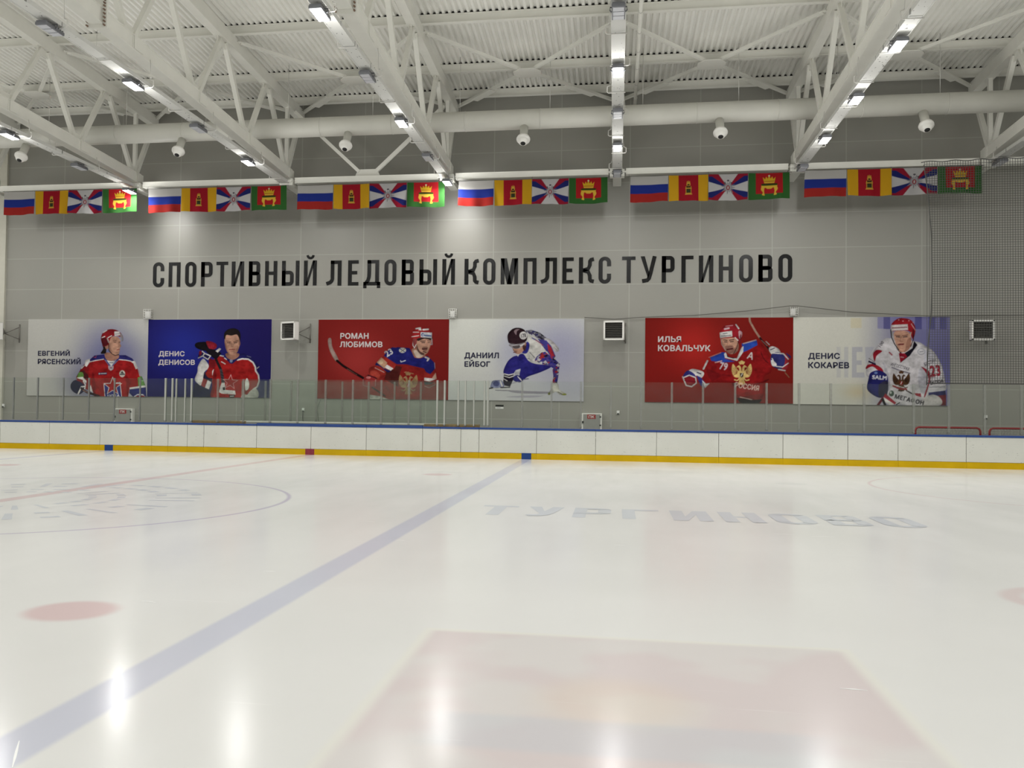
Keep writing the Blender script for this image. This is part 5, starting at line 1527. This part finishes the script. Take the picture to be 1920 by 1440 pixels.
def poster_skater():
    c = Poster((36, 30), (1888, 28), (1878, 1162), (18, 1146), bg=(192, 193, 187))
    c.glow(1560, 480, 520, 520, (132, 131, 166), 0.75, 1.2); c.glow(900, 500, 260, 420, (140, 140, 170), 0.55); c.glow(1800, 1000, 500, 300, (150, 150, 168), 0.7)
    c.grade(560, 1160, (168, 168, 174), 0.45, 1)
    c.curve([(880, 1010), (1150, 1020), (1420, 1030), (1420, 1055), (1050, 1052), (900, 1035)], (104, 98, 112), 0.7); c.curve([(820, 1100), (1100, 1080), (1330, 1085), (1150, 1110)], (140, 136, 150), 0.7); c.line([(680, 1008), (880, 1015)], 12, (110, 108, 116))
    c.mark()
    blue = (42, 38, 112)
    # far arm with glove
    far = [(1095, 190), (1170, 180), (1290, 220), (1390, 300), (1350, 330), (1230, 280), (1120, 240)]
    c.poly(far, (60, 54, 78)); c.speck(far, [(24, 22, 34), (180, 178, 182), (40, 40, 92), (120, 118, 128)], 26, 60, 1)
    c.curve([(1385, 300), (1440, 320), (1530, 410), (1545, 470), (1500, 480), (1440, 420), (1390, 350)], (176, 172, 172)); c.line([(1480, 420), (1525, 470)], 6, (120, 116, 120)); c.line([(1500, 400), (1540, 440)], 6, (120, 116, 120))
    # back, chest
    c.curve([(1120, 240), (1250, 290), (1380, 360), (1460, 460), (1500, 560), (1440, 660), (1280, 650), (1180, 640), (1080, 560), (1040, 500), (1110, 400)], (186, 184, 180))
    c.poly([(1380, 330), (1440, 400), (1500, 540), (1470, 590), (1400, 500), (1340, 400), (1250, 300)], (60, 54, 120)); c.poly([(1390, 370), (1440, 420), (1490, 545), (1440, 545), (1400, 460)], (150, 40, 52)); c.line([(1180, 290), (1300, 360), (1380, 470)], 14, (60, 56, 120)); c.line([(1230, 320), (1330, 390)], 8, (150, 60, 70)); c.line([(1150, 490), (1215, 560)], 8, (60, 60, 70)); c.line([(1120, 575), (1150, 580)], 8, (90, 90, 100))
    c.curve([(1110, 345), (1145, 370), (1140, 440), (1110, 500), (1060, 505), (1045, 480), (1085, 430)], (46, 44, 124))
    # legs
    c.curve([(985, 530), (1060, 510), (1140, 610), (1250, 650), (1380, 660), (1440, 690), (1300, 760), (1130, 820), (1060, 860), (1010, 800), (1020, 720), (940, 760), (920, 860), (860, 850), (795, 790), (795, 720), (850, 610), (920, 550)], blue)
    c.poly([(955, 735), (1025, 712), (1005, 790), (940, 800)], (170, 170, 176)); c.curve([(1000, 560), (1080, 640), (1130, 700), (1040, 720), (985, 690)], (36, 34, 104), 0.6); c.curve([(1130, 690), (1300, 680), (1420, 690), (1200, 790), (1120, 790)], (38, 36, 110), 0.7)
    c.curve([(930, 820), (990, 800), (1060, 860), (1020, 900), (950, 890), (920, 860)], (52, 52, 112)); c.line([(985, 820), (1040, 880)], 12, WH); c.line([(1010, 808), (1060, 862)], 9, (30, 28, 50)); c.line([(1060, 860), (1130, 850)], 12, (90, 90, 140)); c.poly([(900, 900), (1010, 890), (880, 930)], (178, 178, 186))
    c.poly([(795, 790), (930, 790), (925, 860), (880, 960), (780, 940)], (32, 28, 44)); c.line([(800, 785), (860, 800), (930, 785)], 14, WH); c.line([(800, 815), (870, 835), (925, 815)], 12, WH); c.line([(790, 850), (840, 880)], 10, WH)
    c.curve([(615, 930), (640, 880), (720, 870), (770, 880), (800, 950), (750, 980), (620, 975)], (120, 124, 156)); c.ell(690, 920, 44, 36, (60, 64, 110)); c.line([(745, 880), (770, 950)], 18, WH); c.line([(600, 985), (700, 985), (880, 965)], 14, WH); c.line([(590, 985), (640, 975)], 18, BLK); c.line([(750, 972), (875, 968)], 14, (30, 28, 40))
    # near arm
    arm = [(1215, 600), (1240, 550), (1310, 490), (1360, 480), (1420, 530), (1500, 590), (1560, 650), (1550, 700), (1540, 800), (1520, 920), (1455, 910), (1470, 820), (1455, 700), (1400, 660), (1320, 650)]
    c.poly(arm, (70, 60, 120)); c.speck(arm, [(150, 44, 44), (184, 182, 184), (46, 44, 122), (28, 26, 44), (46, 44, 122)], 30, 130, 4)
    c.curve([(1450, 920), (1530, 915), (1555, 1000), (1640, 1050), (1640, 1075), (1560, 1070), (1510, 1030), (1480, 1040), (1410, 1070), (1400, 1045), (1440, 990)], (186, 184, 174)); c.line([(1530, 1030), (1600, 1070)], 10, (50, 50, 40)); c.ell(1618, 1064, 30, 12, (150, 156, 50)); c.ell(1412, 1056, 16, 18, (140, 146, 60)); c.line([(1500, 1020), (1560, 1068)], 5, (130, 128, 120))
    # head
    c.curve([(905, 400), (1060, 370), (1085, 400), (1060, 470), (1010, 510), (960, 505), (930, 470), (910, 430)], SK); c.poly([(965, 520), (1010, 510), (990, 548)], WH); c.curve([(1050, 400), (1100, 350), (1100, 420), (1075, 470)], (70, 46, 44)); c.ell(1085, 375, 16, 24, SK2)
    c.curve([(870, 380), (1060, 365), (1045, 410), (1010, 435), (950, 440), (905, 425)], (150, 146, 150)); c.curve([(915, 405), (1020, 395), (1000, 430), (945, 438)], (78, 70, 72)); c.line([(1020, 400), (1085, 370)], 10, WH); c.line([(930, 490), (968, 484)], 12, LIP); c.line([(920, 440), (928, 470), (945, 470)], 7, SK2)
    c.curve([(848, 320), (850, 240), (910, 170), (990, 150), (1070, 175), (1115, 240), (1108, 320), (1060, 362), (960, 380), (875, 368)], (42, 26, 32)); c.curve([(935, 200), (970, 170), (1010, 175), (975, 200), (965, 250)], (130, 110, 116)); c.line([(870, 360), (960, 378), (1060, 355)], 6, (90, 80, 84))
    c.ell(1062, 258, 52, 54, (196, 192, 192)); c.text('178', 1030, 232, 1100, 286, (40, 36, 44), 0.03, -0.15)
    c.photo(13)
    return c

def poster_red_raised():
    c = Poster((35, 40), (1903, 38), (1900, 1135), (25, 1110), bg=(112, 26, 22))
    c.glow(640, 420, 330, 330, (170, 40, 36), 0.8); c.glow(120, 700, 500, 400, (132, 28, 26), 0.5); c.glow(1000, 1050, 900, 200, (98, 32, 32), 0.5)
    c.mark()
    c.line([(1360, 45), (1365, 90), (1430, 210), (1490, 300)], 24, (196, 160, 140)); c.line([(1490, 300), (1580, 410), (1680, 560)], 22, (40, 26, 30)); c.line([(1510, 330), (1580, 400)], 8, (170, 130, 120)); c.line([(1800, 740), (1850, 800)], 10, (150, 120, 90))
    # body
    c.curve([(850, 590), (1040, 500), (1210, 600), (1300, 440), (1460, 350), (1530, 400), (1600, 520), (1640, 640), (1620, 740), (1540, 800), (1540, 1000), (1400, 1090), (1200, 1080), (1170, 900), (1060, 860), (880, 860), (790, 850), (770, 700)], (132, 24, 26))
    c.curve([(1500, 460), (1540, 560), (1600, 620), (1560, 600), (1510, 520)], (70, 14, 18)); c.curve([(820, 690), (960, 740), (1130, 780), (1000, 790), (880, 840)], (100, 18, 22), 0.7); c.curve([(1150, 860), (1350, 900), (1600, 820), (1500, 880), (1200, 930)], (92, 20, 22), 0.7); c.curve([(1180, 1010), (1300, 1040), (1520, 1000), (1480, 1080), (1220, 1090)], (112, 34, 34))
    c.poly([(1200, 1055), (1400, 1085), (1520, 1075), (1480, 1130), (1240, 1125)], (40, 36, 38)); c.line([(1240, 1048), (1390, 1082)], 9, (180, 160, 150))
    c.poly([(860, 540), (1010, 480), (1060, 480), (1050, 560), (1180, 600), (1040, 610), (880, 590)], (40, 64, 150)); c.poly([(1260, 370), (1450, 330), (1460, 390), (1330, 460), (1280, 480)], (40, 70, 160)); c.line([(1280, 372), (1440, 326)], 14, (190, 170, 170)); c.line([(850, 545), (1000, 485)], 12, (190, 120, 110)); c.line([(930, 610), (1010, 590)], 14, (190, 150, 150))
    c.line([(830, 590), (780, 690)], 22, WH); c.line([(1565, 345), (1605, 385)], 12, WH)
    c.poly([(1040, 500), (1060, 480), (1090, 540), (1200, 560), (1260, 420), (1285, 400), (1280, 480), (1205, 590), (1050, 550)], WH); c.poly([(1070, 490), (1100, 540), (1200, 555), (1150, 560), (1080, 540)], (32, 32, 50))
    # gloves
    c.curve([(1600, 440), (1640, 405), (1720, 440), (1740, 500), (1640, 510)], WH); c.line([(1620, 450), (1670, 430)], 12, (60, 60, 80)); c.curve([(1640, 500), (1720, 480), (1800, 520), (1840, 600), (1830, 680), (1760, 700), (1660, 670), (1620, 600)], (44, 46, 100)); c.curve([(1790, 500), (1840, 560), (1830, 690), (1750, 710), (1790, 640), (1800, 570)], (140, 40, 48)); c.line([(1640, 490), (1780, 500), (1840, 570)], 14, WH); c.line([(1640, 560), (1690, 660), (1770, 670), (1840, 620)], 12, WH); c.line([(1720, 700), (1800, 715)], 16, WH); c.curve([(1810, 490), (1870, 530), (1860, 560)], (54, 50, 110)); c.curve([(1630, 580), (1690, 620), (1690, 660), (1640, 650)], WH)
    c.curve([(640, 690), (780, 730), (760, 800), (690, 780), (580, 740)], WH); c.line([(700, 735), (745, 752)], 16, (60, 60, 90)); c.curve([(520, 780), (580, 710), (670, 760), (660, 800), (560, 790)], (50, 50, 120)); c.curve([(515, 800), (660, 790), (690, 860), (640, 910), (560, 900)], (128, 30, 38)); c.line([(515, 790), (560, 900), (630, 915), (690, 870)], 16, WH); c.line([(525, 800), (600, 770), (680, 800), (690, 870)], 14, WH); c.line([(540, 840), (680, 850)], 10, (90, 20, 40)); c.poly([(690, 770), (750, 800), (810, 880), (860, 870), (800, 935), (740, 900)], (52, 52, 124)); c.poly([(760, 830), (810, 880), (860, 872), (800, 935)], WH)
    # writing and emblem
    c.text('79', 985, 610, 1085, 705, (196, 180, 186), 0.03, 0.2); c.text('А', 1335, 480, 1412, 570, (198, 190, 188), 0.02, 0.3); c.eagle(1262, 750, 128, (206, 176, 112), (120, 50, 34), (60, 40, 36)); c.text('РОССИЯ', 1178, 880, 1480, 950, (200, 170, 160), 0.03, 0.16)
    # head
    c.curve([(1010, 310), (1100, 290), (1200, 300), (1220, 400), (1190, 480), (1130, 505), (1080, 480), (1030, 410)], SK); c.curve([(1160, 440), (1220, 380), (1215, 460), (1150, 505)], SK2); c.curve([(1060, 400), (1150, 395), (1160, 470), (1110, 500), (1070, 470)], (128, 88, 78), 0.85); c.line([(1080, 445), (1145, 435)], 20, (70, 26, 30)); c.line([(1085, 415), (1140, 408)], 8, (90, 60, 54))
    c.line([(1035, 325), (1080, 330)], 12, (70, 50, 46)); c.line([(1110, 328), (1165, 318)], 12, (70, 50, 46)); c.line([(1045, 348), (1078, 350)], 12, (56, 42, 42)); c.line([(1118, 348), (1158, 342)], 12, (56, 42, 42)); c.line([(1092, 345), (1080, 392), (1110, 396)], 8, SK2)
    c.curve([(985, 260), (1000, 200), (1050, 145), (1150, 125), (1220, 150), (1265, 220), (1260, 300), (1230, 380), (1205, 330), (1180, 295), (1080, 300), (990, 300)], (140, 30, 40)); c.line([(1190, 130), (1225, 180)], 16, WH); c.line([(1050, 185), (1100, 175)], 22, (190, 160, 166)); c.line([(1060, 150), (1150, 140)], 8, (190, 140, 146)); c.curve([(1225, 210), (1268, 230), (1255, 300), (1230, 300)], (186, 150, 156)); c.line([(1250, 260), (1245, 350)], 16, (120, 40, 46))
    c.poly([(985, 230), (1140, 208), (1145, 280), (990, 298)], (196, 192, 190)); c.line([(1025, 245), (1080, 238)], 9, (60, 60, 70)); c.line([(1005, 275), (1125, 268)], 12, (110, 108, 112)); c.line([(1000, 300), (1010, 380), (1060, 460)], 8, (180, 160, 156)); c.line([(1180, 295), (1215, 330)], 12, WH); c.line([(1225, 330), (1200, 420), (1160, 500)], 8, (40, 30, 34))
    c.photo(17)
    return c

def poster_white_player():
    c = Poster((25, 30), (1888, 20), (1890, 1090), (20, 1068), bg=(191, 190, 181))
    c.grade(700, 1400, (96, 95, 140), 0.9); c.glow(1850, 650, 330, 500, (72, 70, 140), 0.5)
    c.poly([(1040, 20), (1890, 20), (1890, 175), (1040, 165)], (112, 110, 156), 0.7)
    for x in (1110, 1480, 1640, 1770): c.poly([(x, 20), (x + 80, 20), (x + 80, 172), (x, 170)], (40, 38, 104), 0.6)
    c.poly([(720, 40), (850, 40), (850, 160), (720, 160)], (190, 178, 140), 0.5); c.glow(800, 920, 170, 90, (186, 164, 120), 0.55)
    ghost = (140, 140, 160)
    c.poly([(735, 385), (860, 385), (860, 445), (790, 445), (790, 545), (850, 545), (850, 600), (790, 600), (790, 690), (880, 690), (890, 750), (735, 750)], ghost, 0.55); c.poly([(640, 385), (690, 385), (690, 750), (640, 750), (640, 600), (590, 600), (590, 540), (640, 540)], (168, 168, 172), 0.7); c.poly([(890, 385), (1000, 385), (900, 600)], ghost, 0.5); c.poly([(550, 385), (600, 385), (600, 750), (550, 750)], (172, 172, 174), 0.6)
    c.mark()
    c.curve([(1190, 280), (1100, 300), (1010, 410), (940, 520), (905, 650), (920, 740), (1060, 760), (1150, 800), (1170, 900), (1120, 960), (1200, 1060), (1420, 1085), (1600, 1085), (1640, 960), (1840, 900), (1830, 780), (1790, 600), (1700, 440), (1600, 370), (1500, 320)], (192, 188, 192))
    c.curve([(1540, 640), (1660, 700), (1640, 900), (1560, 940), (1520, 800)], (160, 160, 172), 0.6); c.curve([(1100, 560), (1170, 700), (1190, 880), (1150, 900), (1140, 740)], (160, 158, 172), 0.6); c.curve([(1620, 420), (1720, 500), (1600, 560), (1590, 480)], (170, 170, 184), 0.6)
    c.curve([(1555, 620), (1640, 670), (1665, 740), (1640, 860), (1600, 980), (1590, 960), (1640, 780), (1600, 680)], (132, 30, 44)); c.curve([(985, 470), (1030, 420), (1095, 435), (1030, 490), (1005, 560)], (138, 28, 42)); c.curve([(920, 600), (1000, 590), (1090, 640), (1110, 700), (1060, 680), (980, 620), (900, 650)], (140, 30, 42)); c.line([(940, 560), (1010, 590)], 22, (34, 30, 60)); c.line([(935, 520), (1010, 570)], 6, (60, 60, 80))
    # collar
    c.poly([(1250, 390), (1300, 450), (1310, 575), (1420, 490), (1510, 360), (1470, 310), (1450, 400), (1340, 470)], (26, 22, 32)); c.poly([(1290, 460), (1360, 460), (1390, 500), (1310, 572)], (134, 26, 42)); c.line([(1315, 505), (1345, 510)], 14, (170, 120, 126))
    # glove and stick
    c.curve([(960, 690), (1060, 665), (1150, 720), (1165, 830), (1140, 960), (1050, 990), (920, 900), (930, 770)], (36, 36, 96)); c.curve([(1060, 830), (1160, 800), (1150, 960), (1060, 980)], (44, 42, 62)); c.text('SALM', 975, 725, 1150, 775, (196, 196, 206), 0.05, 0.06); c.ell(1020, 695, 20, 14, (90, 110, 160))
    c.poly([(1130, 940), (1260, 1050), (1240, 1075), (1110, 980)], (150, 40, 56)); c.poly([(1110, 985), (1240, 1070), (1190, 1085), (1120, 1040)], WH); c.line([(1040, 1085), (1100, 1000)], 30, (110, 34, 50)); c.line([(1100, 1010), (1130, 1080)], 30, (24, 20, 26)); c.line([(1260, 1075), (1300, 1050)], 12, (30, 26, 30))
    # right cuff, glove
    c.poly([(1640, 930), (1835, 905), (1845, 960), (1640, 985)], (40, 38, 92)); c.poly([(1640, 980), (1845, 955), (1845, 1085), (1700, 1085)], (112, 34, 46)); c.line([(1650, 865), (1830, 860)], 6, (60, 60, 80)); c.curve([(1580, 1000), (1680, 955), (1760, 980), (1800, 1040), (1760, 1085), (1570, 1090)], (186, 182, 180))
    # writing
    c.text('ИНГОССТРАХ', 1195, 600, 1420, 640, (50, 46, 60), 0.02, 0.28); c.line([(1210, 630), (1300, 665), (1420, 700)], 14, (110, 106, 120)); c.text('23', 1655, 600, 1780, 740, (140, 26, 46), 0.05, -0.12); c.text('БЕСТИН', 1585, 545, 1730, 590, (70, 66, 80), 0.03, -0.42); c.text('ŠKODA', 1655, 772, 1815, 825, (40, 36, 44), 0.06, -0.22); c.text('100', 1045, 335, 1120, 370, (70, 66, 74), 0.03, -1.0)
    c.text('МЕГАФОН', 1240, 985, 1590, 1045, (44, 42, 50), 0.05, 0.24); c.ell(1205, 940, 30, 36, (60, 76, 66)); c.ell(1195, 930, 12, 16, (170, 176, 170)); c.ell(1555, 440, 46, 40, (150, 150, 160)); c.ell(1555, 440, 36, 30, (190, 188, 192)); c.line([(1535, 445), (1580, 435)], 8, (110, 110, 120)); c.line([(1180, 450), (1210, 480)], 16, (150, 70, 80))
    c.eagle(1320, 800, 105, (74, 50, 34), (40, 24, 20), (130, 30, 36)); c.line([(1225, 850), (1290, 880), (1380, 890)], 22, (128, 44, 48)); c.line([(1230, 840), (1340, 870)], 8, (196, 190, 186)); c.line([(1380, 905), (1460, 950)], 16, (60, 50, 50)); c.poly([(1460, 935), (1550, 940), (1555, 985), (1500, 970)], (140, 44, 56))
    # head
    c.curve([(1235, 210), (1320, 190), (1410, 210), (1440, 300), (1420, 400), (1350, 450), (1290, 410), (1245, 320)], SK); c.curve([(1390, 300), (1435, 280), (1415, 400), (1350, 452), (1370, 400)], SK2); c.curve([(1240, 330), (1280, 400), (1340, 450), (1300, 440), (1255, 380)], SK2); c.line([(1250, 245), (1300, 250)], 11, SKD); c.line([(1335, 250), (1395, 240)], 11, SKD); c.line([(1260, 262), (1298, 266)], 12, (66, 52, 54)); c.line([(1345, 266), (1388, 260)], 12, (66, 52, 54)); c.line([(1318, 262), (1305, 315), (1340, 318)], 8, SK2); c.line([(1290, 355), (1345, 352)], 18, (104, 44, 46)); c.line([(1290, 400), (1340, 405)], 8, SK2)
    c.curve([(1195, 190), (1205, 110), (1270, 50), (1340, 38), (1430, 60), (1480, 130), (1485, 210), (1460, 290), (1435, 250), (1410, 195), (1300, 190), (1200, 200)], (142, 30, 38)); c.poly([(1200, 122), (1395, 112), (1400, 180), (1200, 192)], (190, 182, 182)); c.line([(1215, 158), (1385, 148)], 18, (130, 100, 104)); [c.ell(x, y, 7, 6, (190, 150, 154)) for x, y in ((1290, 60), (1340, 75), (1410, 70), (1440, 110), (1460, 90))]; c.line([(1445, 120), (1490, 190)], 10, (190, 150, 150)); c.line([(1435, 210), (1425, 260)], 10, (190, 170, 150))
    c.curve([(1200, 200), (1225, 210), (1240, 330), (1215, 290)], (150, 146, 150)); c.line([(1195, 180), (1205, 270), (1240, 350), (1290, 420)], 12, (30, 26, 30)); c.line([(1460, 180), (1465, 290), (1430, 380)], 10, (60, 30, 36))
    c.photo(19)
    return c

POSTER_GAIN = 1.15
DARK, LIGHT = (0.012, 0.012, 0.045), (0.60, 0.54, 0.54)
M['ink'] = mat('dark_lettering', DARK, 0.45)
M['paper_ink'] = mat('pale_lettering', LIGHT, 0.45)
def crop_to_wall(tl, tr, br, bl, x0, x1, z0, z1, box):
    """left, top, right, bottom of a piece of writing on the print -> metres on the wall"""
    l = (bl[0] + tl[0]) / 2; r_ = (br[0] + tr[0]) / 2; t_ = (tl[1] + tr[1]) / 2; b_ = (bl[1] + br[1]) / 2
    f = lambda x: x0 + (x - l) / (r_ - l) * (x1 - x0)
    g = lambda y: z1 - (y - t_) / (b_ - t_) * (z1 - z0)
    return f(box[0]), f(box[2]), g(box[3]), g(box[1])
PST = [(poster_grey_player, ((52, 40), (1905, 40), (1885, 1240), (20, 1228)), (-23.30, -18.13, 1.88, 4.94), 'ink', [('ЕВГЕНИЙ', (200, 535, 700, 612)), ('РЯСЕНСКИЙ', (200, 660, 872, 742))],
        'grey poster with a red-jersey hockey player looking right, the leftmost poster'),
       (poster_blue_player, ((22, 40), (1898, 40), (1865, 1240), (5, 1226)), (-18.125, -13.05, 1.89, 4.91), 'paper_ink', [('ДЕНИС', (182, 528, 580, 608)), ('ДЕНИСОВ', (180, 660, 740, 740))],
        'dark blue poster with a bareheaded hockey player holding up a glove'),
       (poster_red_stick, ((48, 40), (1905, 40), (1890, 1188), (25, 1170)), (-11.18, -6.13, 1.885, 4.89), 'paper_ink', [('РОМАН', (356, 234, 764, 318)), ('ЛЮБИМОВ', (350, 356, 964, 438))],
        'red poster with a hockey player leaning on a long white-bladed stick'),
       (poster_skater, ((36, 30), (1888, 28), (1878, 1162), (18, 1146)), (-6.125, -1.14, 1.885, 4.89), 'ink', [('ДАНИИЛ', (246, 492, 726, 572)), ('ЕЙБОГ', (248, 614, 608, 690))],
        'white poster with a crouching speed skater in a dark helmet'),
       (poster_red_raised, ((35, 40), (1903, 38), (1900, 1135), (25, 1110)), (1.04, 6.14, 1.89, 4.915), 'paper_ink', [('ИЛЬЯ', (196, 276, 494, 352)), ('КОВАЛЬЧУК', (196, 388, 868, 468))],
        'red poster with a hockey player raising his stick overhead'),
       (poster_white_player, ((25, 30), (1888, 20), (1890, 1090), (20, 1068)), (6.145, 11.27, 1.875, 4.92), 'ink', [('ДЕНИС', (204, 458, 588, 530)), ('КОКАРЕВ', (204, 568, 700, 642))],
        'white and violet poster with a player in white, the rightmost poster')]
for fn, cor, (x0, x1, z0, z1), ink, lines, say in PST:
    t = thing('poster', ((x0 + x1) / 2, W, z0), say, 'poster', 'athlete posters on the wall')
    yf = W - 0.045
    MB().box(x0, x1, yf + 0.002, W - 0.001, z0, z1).build('backing_board', M['casing'], t)
    rgb = fn().result(POSTER_GAIN)
    print_mesh('printed_picture', rgb, lambda u, v: (x0 + (x1 - x0) * u, yf + 0 * u, z1 - (z1 - z0) * v), M['print'], t)
    for s, box in lines:
        m = MB()
        a, b, c_, d = crop_to_wall(*cor, x0, x1, z0, z1, box)
        put_text(m, s, a, b, c_, d, yf - 0.003, 0.036)
        m.build('name_lettering', M[ink], t)
bpy.context.view_layer.update()
